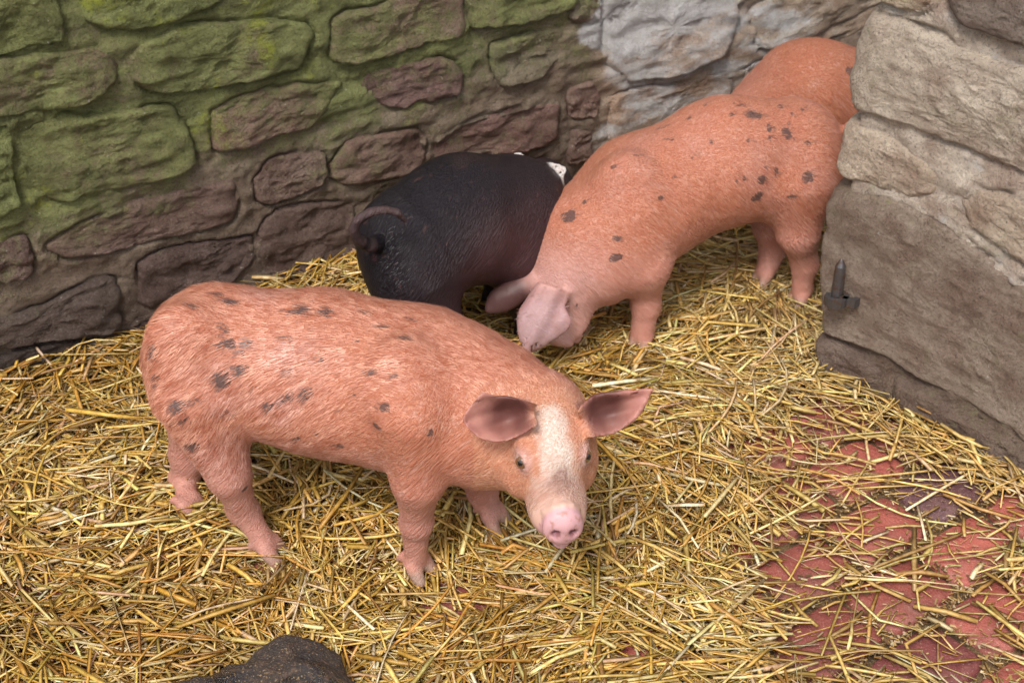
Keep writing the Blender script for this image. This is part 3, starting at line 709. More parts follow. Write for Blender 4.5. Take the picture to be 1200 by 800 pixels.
def spot_field(P, N, spots):
    """dark spots at measured places on the near side, as a smooth 0..1 field"""
    f = np.zeros(len(P)); o = np.array([0, 0, CAM_H])
    for px, py, rx, ry, s in spots:
        d = unit(ray(px, py)); v = P - o; t = v @ d; off = v - t[:, None] * d; r = np.linalg.norm(off, axis=1)
        m = (r < 0.012) & (N @ d < -0.05)
        if not m.any(): continue
        i = np.where(m)[0][np.argmin(t[m] + r[m] * 2)]; c = P[i]; n = N[i]
        w = P - c; near_ = np.linalg.norm(w, axis=1) < 0.05
        k = (t[i]) / FPX; e1 = unit(IX - n * np.dot(IX, n)); e2 = np.cross(n, e1)
        q = np.sqrt(((w @ e1) / (rx * 1.0 * k)) ** 2 + ((w @ e2) / (ry * 1.08 * k)) ** 2) + .18 * fbm(w, 160, 2, 90)
        f = np.maximum(f, np.where(near_, np.clip(1.45 - q, 0, 1) * s, 0))
    return f
SKIN = dict(ginger=(.52, .212, .132), pink=(.525, .265, .215), lilac=(.57, .33, .345), ear=(.34, .145, .12), ear_shade=(.085, .028, .024), hoof=(.36, .25, .20), blaze=(.74, .62, .54))

def pig_finish(name, label, base, heading, F, tonefn, mat, spots, furry_fn, hair=None, group=None, folds=lambda P: 0.0):
    P, Q = F.nets(); P = relax(P, Q, 2, 0.4); N = vnormals(P, Q)
    h = unit([heading[0], heading[1], 0]); al = (P - base) @ h; fo = ridge(np.c_[(al * .9 + P[:, 2] * .35) * 26, (P[:, 2] * .9 - al * .35) * 5, P[:, 1] * 5], 1.0, 2, 15)
    P = P + N * (fbm(P, 16, 3, 5) * 0.0016 + fo * folds(P))[:, None]; N = vnormals(P, Q)
    h = unit([heading[0], heading[1], 0]); rot = np.array([[h[0], h[1], 0], [-h[1], h[0], 0], [0, 0, 1]]); base = np.asarray(base, float)
    root = obj(name, None, loc=tuple(base)); root.rotation_euler = (0, 0, math.atan2(h[1], h[0])); tag(root, label, 'pig', group)
    Pl = (P - base) @ rot.T; Nl = N @ rot.T
    me = mesh('body', Pl, Q, mat); tone = tonefn(P, N, Pl); cattr(me, 'tone', np.clip(tone, 0, 1)); fattr(me, 'furry', furry_fn(P, N, Pl)); sp = spot_field(P, N, spots); fattr(me, 'spot', sp)
    obj('body', me, root)
    if hair:
        seed, dens, length, jitter = hair[:4]
        def flow(p, nn):
            z = 1 - np.abs(nn[:, 2:3]); return np.hstack([-np.ones((len(p), 1)), np.zeros((len(p), 1)), -1.25 * z])
        hl = (lambda p: length(p @ rot + base)) if callable(length) else (lambda p: np.full(len(p), length))
        def ht(p, vi, rs):
            b = tone[vi]; q = np.c_[(p[:, 0] * .8 + p[:, 2] * .6) * 30, (p[:, 2] * .8 - p[:, 0] * .6) * 190, p[:, 1] * 190]
            u = noise(q, 3) * 0.5 + 0.5; u = np.clip(u + rs.normal(0, .18, len(p)), 0, 1)[:, None]
            d, l_ = jitter; c = b * (np.array(d) * (1 - u) + np.array(l_) * u)
            s = sstep(.2, .5, sp[vi][:, None] + rs.normal(0, .1, (len(p), 1))); return np.clip(c * (1 - s) + np.array([.13, .075, .065]) * s, 0, 1)
        fur(root, Pl, Q, Nl, hair[4] if len(hair) > 4 else flow, dens, hl, ht, seed, keep=np.clip(furry_fn(P, N, Pl), 0, 1))
    return root, base, rot


# ------------------------------------------------------------------ pig nearest the camera
def pig_front():
    F = Field(axis(-.60, .20, .0055, -.10, .20, .0030), axis(1.42, 1.95, .0058, 1.44, 1.72, .0034), axis(-.01, .50, .0055, .16, .42, .0032))
    hd = unit([.34, -.05, 0]); sd_ = np.array([hd[1], -hd[0], 0])
    A, B, C, D = at(258, 420, Y=1.785), at(392, 438, Y=1.765), at(498, 461, Y=1.735), at(572, 482, Y=1.70)
    H = Head(at(661, 623, Y=1.480), (.135, -.94, -.28), scale=1.07, kw=.84)
    F.cone(A, B, .111, .112, .05, sd_, .90); F.cone(B, C, .112, .113, .05, sd_, .90); F.cone(C, D, .114, .094, .05, sd_, .9)
    F.cone(D, H.p(-.172, 0, -.004), .094, .060, .04); F.cone(D + [0, 0, -.02], H.p(-.125, -.012, -.045), .084, .040, .04)
    # hams, shoulders and legs
    for s, hip, kn, hk, ft in ((1, at(237, 462, Y=1.735), at(268, 555, Y=1.705), at(286, 598, Y=1.72), at(313, 640, z=0.03)),
                               (-1, at(240, 455, Y=1.85), at(222, 530, Y=1.86), at(217, 563, Y=1.86), at(220, 590, z=0.03))):
        F.cone(hip, kn, .070, .0295, .018); F.cone(kn, hk, .029, .0210, .018); F.cone(hk, ft, .0200, .0172, .012); F.ell(hk + [-.004, .004, 0], [.025, .020, .027], None, .010)
        f_ = unit(hd + (np.array([.25, -.15, 0]) if s > 0 else np.array([-.15, -.25, 0]))); toes(F, ft + f_ * .002, f_, np.cross(UPZ, f_))
    for s, sh, el, kn, ft in ((1, at(487, 480, Y=1.66), at(489, 560, Y=1.645), at(488, 611, Y=1.66), at(487, 658, z=0.03)),
                              (-1, at(550, 500, Y=1.78), at(560, 548, Y=1.79), at(565, 575, Y=1.795), at(576, 602, z=0.03))):
        F.cone(sh + [0, -.006 * s, 0], el, .058, .036, .014); F.cone(el, kn, .034, .0220, .02); F.cone(kn, ft, .0205, .0175, .012); F.ell(kn + [0, -.003, 0], [.0238, .0225, .026], None, .008)
        f_ = unit(np.array([.75, -.55, 0])); toes(F, ft + f_ * .002, f_, np.cross(UPZ, f_))
    F.ell(at(476, 462, Y=1.672), [.062, .046, .082], None, .034); F.ell(at(215, 402, Y=1.73), [.045, .028, .05], None, .05)
    # short tail tucked on the far side
    F.chain([A + [-.06, .085, .03], A + [-.075, .112, .01], A + [-.06, .118, -.03], A + [-.045, .112, -.06]], [.011, .008, .007, .005], .01)
    H.build(F)
    m = 1 / 890
    e1 = H.p(-.150, -.046, .030); u1 = unit(-IX * 1.0 - IU * .08 + IC * .12)
    E1 = at(617, 485, Y=e1[1] - .028)
    hi1 = [(-.015, .010), (.0, .019), (.022, .025), (.040, .028), (.056, .034), (.068, .024), (.080, .012), (.086, .0)]; lo1 = [(-.015, -.010), (.0, -.020), (.020, -.031), (.042, -.034), (.062, -.028), (.078, -.014), (.086, -.002)]
    w1, q1 = F.ear(E1, u1, IU, hi1, lo1, [.030, .026, .013, .004], (0, .012, 0.003, unit(IC + .15 * IX - .1 * IU)), .0044, .0028, .010, lip=.030)
    E2 = at(690, 489, Y=e1[1] - .012); u2 = unit(IX * .906 + IU * .40 + IC * .05)
    hi2 = [(-.015, .012), (.0, .020), (.022, .024), (.045, .017), (.068, .010), (.088, .004), (.094, .0)]; lo2 = [(-.015, -.022), (.0, -.027), (.022, -.033), (.040, -.031), (.057, -.026), (.078, -.012), (.090, -.002)]
    w2, q2 = F.ear(E2, u2, IU, hi2, lo2, [.020, .020, .010, .002], (0, .006, 0.004, unit(IC - .2 * IX)), .0044, .0027, .010, lip=.026)
    base = np.array([(A[0] + C[0]) / 2, 1.76, 0])
    def local(P): q = (P - H.o); return q @ H.a, q @ H.c, q @ H.b
    def tonefn(P, N, Pl):
        z = P[:, 2]; n1 = fbm(P, 9, 3, 2); f, c, b = local(P)
        t = lerp(SKIN['ginger'], SKIN['pink'], sstep(.30, .13, z + .03 * n1) * .85)
        t = lerp2(t, SKIN['pink'], sstep(.3, .9, n1) * .4)
        t = lerp2(t, SKIN['hoof'], sstep(.04, .022, z))
        t = lerp2(t, (.42, .22, .18), sstep(.16, .06, z) * sstep(.0, .5, fbm(P, 45, 3, 77)) * .5)
        head = sstep(-.22, -.16, f) * (np.abs(c) < .10)
        t = lerp2(t, (.66, .34, .21), head * .55)
        # pale blaze down the face, grubby patch over the nose, pale skin round the eyes
        bl = sstep(.027, .005, np.abs(c - .001) * (1 - .25 * sstep(-.12, -.07, f)) + .005 * sstep(-.14, -.17, f) + .006 * n1 + .006 * fbm(P * [1, .4, 1], 70, 2, 33)) * sstep(-.165, -.145, f + .01 * n1) * sstep(-.030, -.065, f) * sstep(-.012, .012, b)
        t = lerp2(t, SKIN['blaze'], bl * .95)
        mz = sstep(-.075, -.050, f) * (f > -.2); t = lerp2(t, (.60, .40, .33), mz * .85)
        gr = np.exp(-(((f + .056) / .020) ** 2 + (c / .017) ** 2)) * (b > 0) * (.9 + .5 * fbm(P, 60, 2, 31)); t = lerp2(t, (.26, .15, .12), np.clip(gr * 1.3, 0, 1) * .8)
        for l in (-1, 1):
            d = np.linalg.norm(P - H.eye(l), axis=1); t = lerp2(t, (.60, .40, .37), sstep(.026, .012, d) * .7)
            t = lerp2(t, (.10, .05, .045), sstep(.0135, .0085, np.linalg.norm(P - (H.eye(l) + H.edir(l) * .002), axis=1)) * .5)
        t = lerp2(t, SKIN['lilac'], sstep(-.021, -.016, f) * (f > -.05) * (np.abs(c) < .05))
        t = lerp2(t, (.36, .17, .13), (f > -.022) * (np.abs(c) < .04) * sstep(.45, .8, fbm(P, 170, 2, 88)) * .7)
        for l in (-1, 1):
            d = np.linalg.norm(P - H.p(.001, l * .0118, 0), axis=1); t = lerp2(t, (.24, .10, .11), sstep(.0085, .0045, d))
        t = lerp2(t, (.30, .10, .10), sstep(.0035, .0015, np.abs(b + .028)) * (f > -.03) * sstep(.012, .008, np.abs(c)))
        for E, u, w in ((E1, u1, w1), (E2, u2, w2)):
            q = P - E; a = q @ u; r = np.linalg.norm(q, axis=1)
            m = np.maximum(sstep(.0075, .003, (q1 if E is E1 else q2)(P)) * sstep(-.012, .004, a), (r < .036) * (np.abs(a - .012) < .022) * sstep(.0, -.012, (q @ w) - .004) * sstep(.022, .012, np.abs(q @ IU))); inside = sstep(-.25, .25, N @ w)
            t = lerp2(t, SKIN['pink'], m * .8); t = lerp2(t, SKIN['ear'], m * inside * .95 * (.8 + .35 * fbm(P, 60, 3, 52)))
            t = lerp2(t, SKIN['ear_shade'], m * inside * sstep(.060, .020, np.linalg.norm(q - u * .022 - IU * .006, axis=1) * 1.3) * .95)  # shadow of the ear hollow put into the skin colour
        return t
    def furry(P, N, Pl):
        f, c, b = local(P); r = np.ones(len(P)); r *= 1 - sstep(-.045, -.025, f) * (f > -.2) * (np.abs(c) < .1)
        for E, u, w in ((E1, u1, w1), (E2, u2, w2)):
            m = sstep(.010, .004, (q1 if E is E1 else q2)(P)) * sstep(-.010, .006, (P - E) @ u); r *= 1 - m * .97
        for l in (-1, 1): r *= sstep(.009, .018, np.linalg.norm(P - H.eye(l), axis=1))
        return r * (.35 + .65 * sstep(.03, .12, P[:, 2]))
    spots = [(180, 411, 3.5, 11, 1), (184, 445, 4, 8, 1), (211, 476, 8, 7, 1), (219, 490, 3.5, 5, 1), (228, 523, 8, 4.5, 1), (232, 468, 5, 4, .9), (228, 362, 6, 4, .9), (272, 354, 11, 5, .75), (257, 346, 6, 3, .7), (267, 388, 4, 5, .8), (270, 403, 7, 5, 1), (292, 403, 5, 6, .8),
        (285, 414, 3, 4, .9), (283, 433, 7, 6, 1), (263, 444, 9, 10, 1), (338, 436, 3, 3, 1.3), (265, 482, 2.5, 2.5, 1.3), (356, 363, 8, 7, .95), (338, 366, 4, 4, .8), (385, 365, 9, 5, .9), (340, 397, 4, 4, .8), (375, 421, 4, 3, .8), (360, 460, 5, 8, 1), (341, 464, 5, 6, .9), (329, 470, 3, 3, .9), (317, 476, 5, 6, 1),
        (450, 477, 7, 5, 1), (437, 435, 9, 4, .7), (467, 441, 6, 4, .6), (435, 503, 7, 4, .8), (399, 524, 6, 4, .8), (349, 515, 3, 3, .9), (370, 508, 3, 2.5, .9), (434, 366, 6, 3, .7), (451, 383, 6, 3, .7), (475, 390, 8, 4, .8), (482, 374, 6, 3, .7), (507, 508, 3, 4, .9), (400, 480, 3, 3, .5), (300, 455, 3, 2, .5), (415, 465, 4, 3, .5), (290, 575, 6, 3, .6), (420, 402, 4, 3, .6)]
    def flow(p, nn):
        # world copy of the point decides between coat flow on the trunk and on the face
        P = p @ rotw + base; f = (P - H.o) @ H.a; hw = sstep(-.24, -.17, f)[:, None]
        z = 1 - np.abs(nn[:, 2:3]); tr = np.hstack([-np.ones((len(p), 1)), np.zeros((len(p), 1)), -1.25 * z])
        q = P - H.p(-.04, 0, .03); hf = (q / np.linalg.norm(q, axis=1, keepdims=True) - .3 * H.a) @ rotw.T
        leg = sstep(.17, .12, P[:, 2])[:, None]; tr = tr * (1 - leg) + np.array([-.3, 0, -1.]) * leg
        return tr * (1 - hw) + hf * hw
    h = hd; rotw = np.array([[h[0], h[1], 0], [-h[1], h[0], 0], [0, 0, 1]])
    root, b_, rot = pig_finish('pig', 'nearest ginger pig, standing with a white face blaze and looking up at the viewer', base, hd, F, tonefn, M_SKIN, spots, furry,
        hair=(3, 165000, lambda P: 0.0022 + .0105 * sstep(.15, .27, P[:, 2]) * sstep(-.15, -.26, (P - H.o) @ H.a) + .004 * sstep(-.03, -.16, (P - H.o) @ H.a) * sstep(.15, .2, P[:, 2]), ((.72, .45, .32), (1.55, 1.98, 2.25)), flow), group='young pigs in the pen', folds=lambda P: .0011 * sstep(.17, .24, P[:, 2]) * FM(P))
    for l in (-1, 1): eye_obj(H, l, root, b_, rot)

# ------------------------------------------------------------------ pig rooting in the straw
def pig_rooting():
    F = Field(axis(-.12, .76, .0065, -.12, .12, .0036), axis(2.06, 2.70, .0065, 2.06, 2.28, .0036), axis(-.01, .47, .0065, -.01, .27, .0036))
    A, B, C, D = at(925, 180, Y=2.46), at(845, 191, Y=2.42), at(752, 236, Y=2.35), at(684, 285, Y=2.28)
    hd = unit([-.41, -.16, 0]); sd_ = np.array([hd[1], -hd[0], 0])
    F.cone(A, B, .101, .107, .05, sd_, .92); F.cone(B, C, .107, .108, .05, sd_, .92); F.cone(C, D, .110, .088, .05, sd_, .92)
    sk = at(660, 338, Y=2.235); sn = at(655, 403, Y=2.19)
    sn[2] = max(sn[2], .045)
    H = Head(sn, sn - sk, up=(-.75, -.35, .5), scale=1.0)
    F.cone(D, sk, .086, .060, .04); F.cone(D + np.array([.03, -.02, -.03]), H.p(-.13, 0, -.03), .07, .045, .04)
    H.build(F, eyes=False, mouth=False)
    for s, hip, kn, hk, ft in ((1, at(935, 215, Y=2.405), at(935, 272, Y=2.385), at(943, 310, Y=2.40), at(939, 343, z=.03)),
                               (-1, at(915, 205, Y=2.52), at(905, 262, Y=2.50), at(905, 292, Y=2.50), at(897, 318, z=.03))):
        F.cone(hip, kn, .072, .036, .045); F.cone(kn, hk, .034, .024, .02); F.cone(hk, ft, .0235, .019, .015); toes(F, ft, hd + np.array([0, -.4, 0]), sd_, .0125)
    for s, sh, el, kn, ft in ((1, at(735, 255, Y=2.285), at(757, 310, Y=2.255), at(757, 355, Y=2.265), at(752, 393, z=.03)),
                              (-1, at(680, 265, Y=2.37), at(625, 315, Y=2.36), at(603, 340, Y=2.36), at(586, 360, z=.03))):
        F.cone(sh, el, .066, .041, .04); F.cone(el, kn, .039, .025, .02); F.cone(kn, ft, .0245, .020, .015); toes(F, ft, np.array([-.5, -.8, 0]), np.array([.8, -.5, 0]), .0125)
    F.ell(at(733, 232, Y=2.285), [.065, .05, .082], None, .022)
    F.chain([A + [.10, .0, .05], A + [.125, .02, .04], A + [.13, .03, .0]], [.012, .008, .005], .01)
    w = 1 / 715
    E1 = at(646, 345, Y=2.165); u1 = unit(-IX * .32 - IU * .93 + IC * .12)
    lr = [(-.02, -.026), (0, -.032), (.020, -.038), (.045, -.044), (.070, -.040), (.092, -.026), (.112, -.006)]; rr = [(-.02, .026), (0, .030), (.014, .030), (.028, .044), (.044, .048), (.062, .036), (.090, .012), (.112, -.006)]
    w1, q1 = F.ear(E1, u1, IX, rr, lr, [-.020, -.022, -.014, -.005], (0, -.016, -.006, IC), .0042, .0028, .022, fold=.020)
    E2 = at(619, 333, Y=2.215); u2 = unit(-IX * .80 - IU * .50)
    w2, q2 = F.ear(E2, u2, unit(IX * .6 - IU * .8), [(-.02, .010), (0, .016), (.03, .024), (.060, .021), (.080, .010), (.090, .0)], [(-.02, -.010), (0, -.016), (.03, -.026), (.060, -.024), (.080, -.012), (.090, .0)], [-.01, -.012, -.008, -.002], (0, -.008, 0, IC), .0048, .0034, .014)
    base = np.array([(A[0] + C[0]) / 2, (A[1] + C[1]) / 2, 0])
    def tonefn(P, N, Pl):
        z = P[:, 2]; n1 = fbm(P, 9, 3, 6); q = P - H.o; f = q @ H.a
        t = lerp(SKIN['ginger'], SKIN['pink'], np.clip(sstep(.28, .12, z + .03 * n1) * .8 + sstep(.1, .8, n1) * .35, 0, 1))
        t = lerp2(t, (.60, .38, .36), sstep(-.22, -.10, f) * sstep(.17, .09, P[:, 0] + .02 * n1) * .6)
        t = lerp2(t, SKIN['hoof'], sstep(.04, .015, z))
        for E, u, w_ in ((E1, u1, w1), (E2, u2, w2)):
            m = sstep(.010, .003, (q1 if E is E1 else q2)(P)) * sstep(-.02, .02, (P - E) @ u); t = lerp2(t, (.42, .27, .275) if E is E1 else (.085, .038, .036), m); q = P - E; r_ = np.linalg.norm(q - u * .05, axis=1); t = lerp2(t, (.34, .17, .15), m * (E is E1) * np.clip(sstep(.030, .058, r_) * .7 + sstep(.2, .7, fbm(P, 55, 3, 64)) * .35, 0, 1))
        return t
    def furry(P, N, Pl):
        r = .35 + .65 * sstep(.05, .14, P[:, 2])
        for q, a_ in ((q1, .6), (q2, .9)): r = r * (1 - a_ * sstep(.012, .005, q(P)))
        return r * (.5 + .5 * sstep(-.14, -.2, (P - H.o) @ H.a))
    spots = [(870, 122, 5, 3, .9), (913, 124, 5, 4, .9), (857, 134, 4, 3, .8), (880, 133, 7, 6, 1), (890, 136, 5, 4, 1), (929, 134, 3, 4, .8), (901, 149, 4, 6, .9), (923, 155, 6, 7, 1), (927, 146, 3, 3, .8), (901, 162, 3, 4, .8), (931, 163, 3, 3, .7), (946, 167, 4, 3, .9), (833, 165, 3, 3, .8), (812, 183, 4, 4, .7),
        (909, 201, 4, 5, .8), (895, 212, 6, 5, 1), (873, 210, 3, 4, .8), (865, 211, 3, 4, .8), (948, 207, 6, 6, 1), (888, 230, 7, 5, 1), (929, 230, 5, 3, .8), (773, 232, 4, 3, .9), (772, 144, 7, 3, .8), (808, 138, 5, 4, .6), (783, 162, 7, 2.5, .7), (665, 254, 8, 7, 1.1), (685, 236, 3, 3, .7), (721, 193, 4, 2, .7), (748, 176, 4, 2, .6),
        (722, 279, 5, 3, .9), (721, 301, 8, 4, 1.1), (823, 118, 3, 2, .9), (860, 113, 3, 2, .7), (791, 208, 3, 2, .6), (676, 358, 3, 3, .6), (898, 195, 3, 3, .6), (940, 128, 4, 3, .7), (875, 165, 3, 3, .5)]
    root, b_, rot = pig_finish('pig', 'large spotted ginger pig rooting head down in the straw beside the stone pier', base, hd, F, tonefn, M_SKIN, spots, furry,
        hair=(4, 90000, .012, ((.80, .62, .52), (1.25, 1.42, 1.5))), group='young pigs in the pen', folds=lambda P: .0011 * sstep(.17, .24, P[:, 2]) * FM(P))
    for l in (-1, 1): eye_obj(H, l, root, b_, rot)

def pig_black():
    F = Field(axis(-.36, .24, .0060, -.30, -.14, .004), axis(1.96, 2.70, .0060, 1.96, 2.14, .004), axis(-.01, .47, .0060, .22, .46, .004))
    A, B, C, D = at(484, 282, Y=2.19), at(540, 258, Y=2.25), at(600, 252, Y=2.32), at(630, 260, Y=2.40)
    hd = unit([.24, .16, 0]); sd_ = np.array([hd[1], -hd[0], 0])
    F.cone(A, B, .096, .102, .05, sd_, .95); F.cone(B, C, .103, .092, .05, sd_, .95); F.cone(C, D, .092, .075, .05)
    sk = np.array([.055, 2.47, .21]); H = Head(sk + np.array([.03, .10, -.11]), (.03, .10, -.11), up=(0, .7, .5), scale=.85)
    F.cone(D, sk, .080, .058, .04); H.build(F, eyes=False, mouth=False)
    for hip, kn, hk, ft in ((A + [.005, -.06, -.05], A + [.045, -.075, -.13], A + [.03, -.07, -.19], A + [.04, -.075, -.26]), (A + [-.02, .045, -.05], A + [-.0, .05, -.15], A + [-.02, .05, -.2], A + [-.01, .05, -.26])):
        ft = np.array([ft[0], ft[1], .03]); F.cone(hip, kn, .070, .040, .045); F.cone(kn, hk, .038, .024, .02); F.cone(hk, ft, .0235, .019, .015); toes(F, ft, hd, sd_, .012)
    for sh, el, ft in ((C + [.0, -.05, -.05], C + [.02, -.06, -.13], C + [.03, -.05, -.25]), (C + [-.04, .05, -.05], C + [-.03, .06, -.13], C + [-.03, .06, -.25])):
        ft = np.array([ft[0], ft[1], .03]); F.cone(sh, el, .055, .034, .04); F.cone(el, ft, .032, .02, .02); toes(F, ft, hd, sd_, .012)
    T0 = at(433, 283, Y=2.105)
    tl = [at(x, y, Y=q) for x, y, q in ((448, 284, 2.13), (432, 288, 2.085), (419, 281, 2.065), (414, 269, 2.055), (420, 257, 2.05), (434, 249, 2.05), (450, 246, 2.055), (465, 249, 2.06), (475, 258, 2.07))]
    F.chain(tl, [.015, .0110, .0092, .0088, .0084, .008, .0074, .0064, .0046], .002)
    # ears with white rims showing over the neck
    E1 = at(606, 200, Y=2.42); w1, q1 = F.ear(E1, unit(IU + .1 * IX), IX, [(-.012, .018), (0, .024), (.02, .022), (.037, .0)], [(-.012, -.018), (0, -.024), (.02, -.020), (.037, 0)], [.01, .01, .006, .002], (0, .006, 0, IC), .005, .003, .01)
    E2 = at(640, 208, Y=2.36); w2, q2 = F.ear(E2, unit(IX * .85 + IU * .4), IU, [(-.012, .016), (0, .022), (.02, .020), (.042, .0)], [(-.012, -.016), (0, -.02), (.02, -.020), (.042, 0)], [.01, .01, .006, .002], (0, .006, 0, IC), .005, .003, .01)
    base = np.array([B[0], B[1], 0])
    def tonefn(P, N, Pl):
        n1 = fbm(P, 7, 3, 8); t = np.tile((.012, .010, .014), (len(P), 1))
        q = P - at(590, 305, Y=2.2); low = np.exp(-((q[:, 0] / .10) ** 2 + (q[:, 2] / .09) ** 2))
        t = lerp2(t, (.085, .040, .045), np.clip(low * (1.0 + .5 * n1), 0, 1) * .9); t = lerp2(t, (.055, .034, .032), sstep(.0, .7, n1) * .5 * sstep(.24, .33, P[:, 2]))
        t = lerp2(t, (.105, .070, .070), sstep(.019, .012, np.min([np.linalg.norm(P - p, axis=1) for p in tl], axis=0)) * .7)
        d = np.linalg.norm(P - at(433, 303, Y=2.10), axis=1); t = lerp2(t, (.30, .13, .15), sstep(.016, .006, d))
        for E, u in ((E1, IU), (E2, unit(IX * .8 + IU * .5))):
            q = P - E; t = lerp2(t, (.62, .60, .58), sstep(.012, .020, q @ u) * sstep(.010, .004, (q1 if E is E1 else q2)(P)))
        return t
    furry = lambda P, N, Pl: (.5 + .5 * sstep(.1, .2, P[:, 2])) * .8
    root, b_, rot = pig_finish('pig', 'small black pig with a curled tail standing against the mossy wall', base, hd, F, tonefn, M_BLACK, [], furry,
        hair=(6, 60000, .010, ((.5, .5, .55), (1.5, 1.3, 1.3))), group='young pigs in the pen', folds=lambda P: .0011 * sstep(.17, .24, P[:, 2]) * FM(P))
    for l in (-1, 1): eye_obj(H, l, root, b_, rot)

def pig_far():
    F = Field(axis(.26, .98, .0075), axis(2.55, 3.05, .0075), axis(-.01, .45, .0075))
    A, B, C = at(990, 116, Y=2.80), at(945, 116, Y=2.78), at(903, 144, Y=2.77); D = at(868, 180, Y=2.75)
    hd = unit([-.3, -.03, 0]); sd_ = np.array([hd[1], -hd[0], 0])
    A = A + np.array([.05, .0, -.01])
    F.cone(A, B, .105, .108, .05, sd_, .95); F.cone(B, C, .108, .090, .05, sd_, .95); F.cone(C, D, .085, .07, .04)
    H = Head(np.array([.335, 2.72, .06]), (-.05, -.02, -.12), up=(-.9, 0, .4), scale=.95); F.cone(D, H.p(-.15, 0, 0), .07, .055, .04); H.build(F, eyes=False, mouth=False)
    for c in (A, C):
        for s in (-1, 1):
            h0 = c + sd_ * s * .05 + [0, 0, -.04]; k0 = c + sd_ * s * .055 + [.01, 0, -.13]; ft = np.array([k0[0], k0[1], .03])
            F.cone(h0, k0, .062, .036, .04); F.cone(k0, ft, .034, .02, .02); toes(F, ft, hd, sd_, .012)
    base = np.array([B[0], B[1], 0])
    for s in (-1, 1): F.ear(H.p(-.14, s * .045, .03), unit(-H.b * .2 + H.a * .7 + H.c * s * .5), H.c, [(-.01, .015), (.02, .026), (.06, .02), (.08, 0)], [(-.01, -.015), (.02, -.026), (.06, -.02), (.08, 0)], [-.01, -.01, -.006, 0], (0, 0, 0, H.b), .005, .0035, .012)
    def tonefn(P, N, Pl):
        n1 = fbm(P, 9, 3, 12); t = lerp((.46, .18, .105), SKIN['pink'], np.clip(sstep(.22, .08, P[:, 2]) + sstep(.58, .40, P[:, 0]) * .5 * (P[:, 2] < .34), 0, 1)); return lerp2(t, SKIN['hoof'], sstep(.04, .015, P[:, 2]))
    furry = lambda P, N, Pl: .5 + .5 * sstep(.1, .2, P[:, 2])
    root, b_, rot = pig_finish('pig', 'rusty orange pig furthest back, half hidden behind the spotted pig and the pier', base, hd, F, tonefn, M_SKIN, [(997, 85, 6, 6, .9), (940, 62, 6, 4, .5)], furry,
        hair=(9, 35000, .015, ((.85, .65, .5), (1.25, 1.4, 1.4))), group='young pigs in the pen', folds=lambda P: .0011 * sstep(.17, .24, P[:, 2]) * FM(P))
    for l in (-1, 1): eye_obj(H, l, root, b_, rot)
FM = lambda P: np.clip(np.exp(-((P[:, 0] + .20) / .16) ** 2) + .35 * (P[:, 0] > .05), 0, 1)
pig_front(); pig_rooting(); pig_black(); pig_far()

# ------------------------------------------------------------------ straw bedding
def depth_field(X, Y):
    n = fbm(np.c_[X, Y, np.zeros_like(X)], 3.2, 3, 40)
    d = 0.030 + 0.018 * n
    for px, py in ((335, 655), (222, 592), (497, 683), (580, 610), (752, 403), (940, 350), (897, 325)): c_ = at(px, py, z=0); d = d * (1 - .65 * np.exp(-((X - c_[0]) ** 2 + (Y - c_[1] + .03) ** 2) / .0025))
    d += 0.016 * sstep(0.25, 0.0, wall_dist(X, Y))
    c = np.ones_like(X)
    bare = np.zeros_like(X)
    for px, py, rx, ry, s in ((1090, 610, 190, 75, .97), (1120, 740, 190, 100, .95), (1030, 500, 130, 38, .90), (985, 555, 125, 60, .90), (960, 680, 110, 70, .80), (980, 760, 100, 60, .86), (860, 530, 30, 14, .65), (800, 760, 60, 30, .45), (745, 440, 28, 9, .8),
                              (190, 575, 18, 10, .9), (50, 705, 45, 16, .75), (310, 680, 40, 14, .7), (420, 665, 35, 18, .7), (515, 715, 55, 28, .75), (400, 790, 40, 18, .6), (600, 690, 40, 15, .5), (745, 770, 50, 22, .65), (560, 375, 45, 14, .7), (760, 640, 30, 14, .4), (700, 470, 20, 8, .5), (640, 425, 30, 8, .5), (860, 680, 40, 20, .4)):
        bare = np.maximum(bare, s * blob(px, py, rx, ry, X, Y))
    bare = np.clip(bare + 0.12 * fbm(np.c_[X, Y, np.ones_like(X)], 9, 2, 44) * (bare > .05), 0, 1)
    # the swept ridge of straw along the foot of the pier
    pdist = pier_dist(X, Y); bare = bare * (1 - .8 * sstep(.13, .03, pdist) * (pier_u(X, Y) > -.05))
    return d * (1 - .82 * bare), np.maximum(1 - bare, .10)
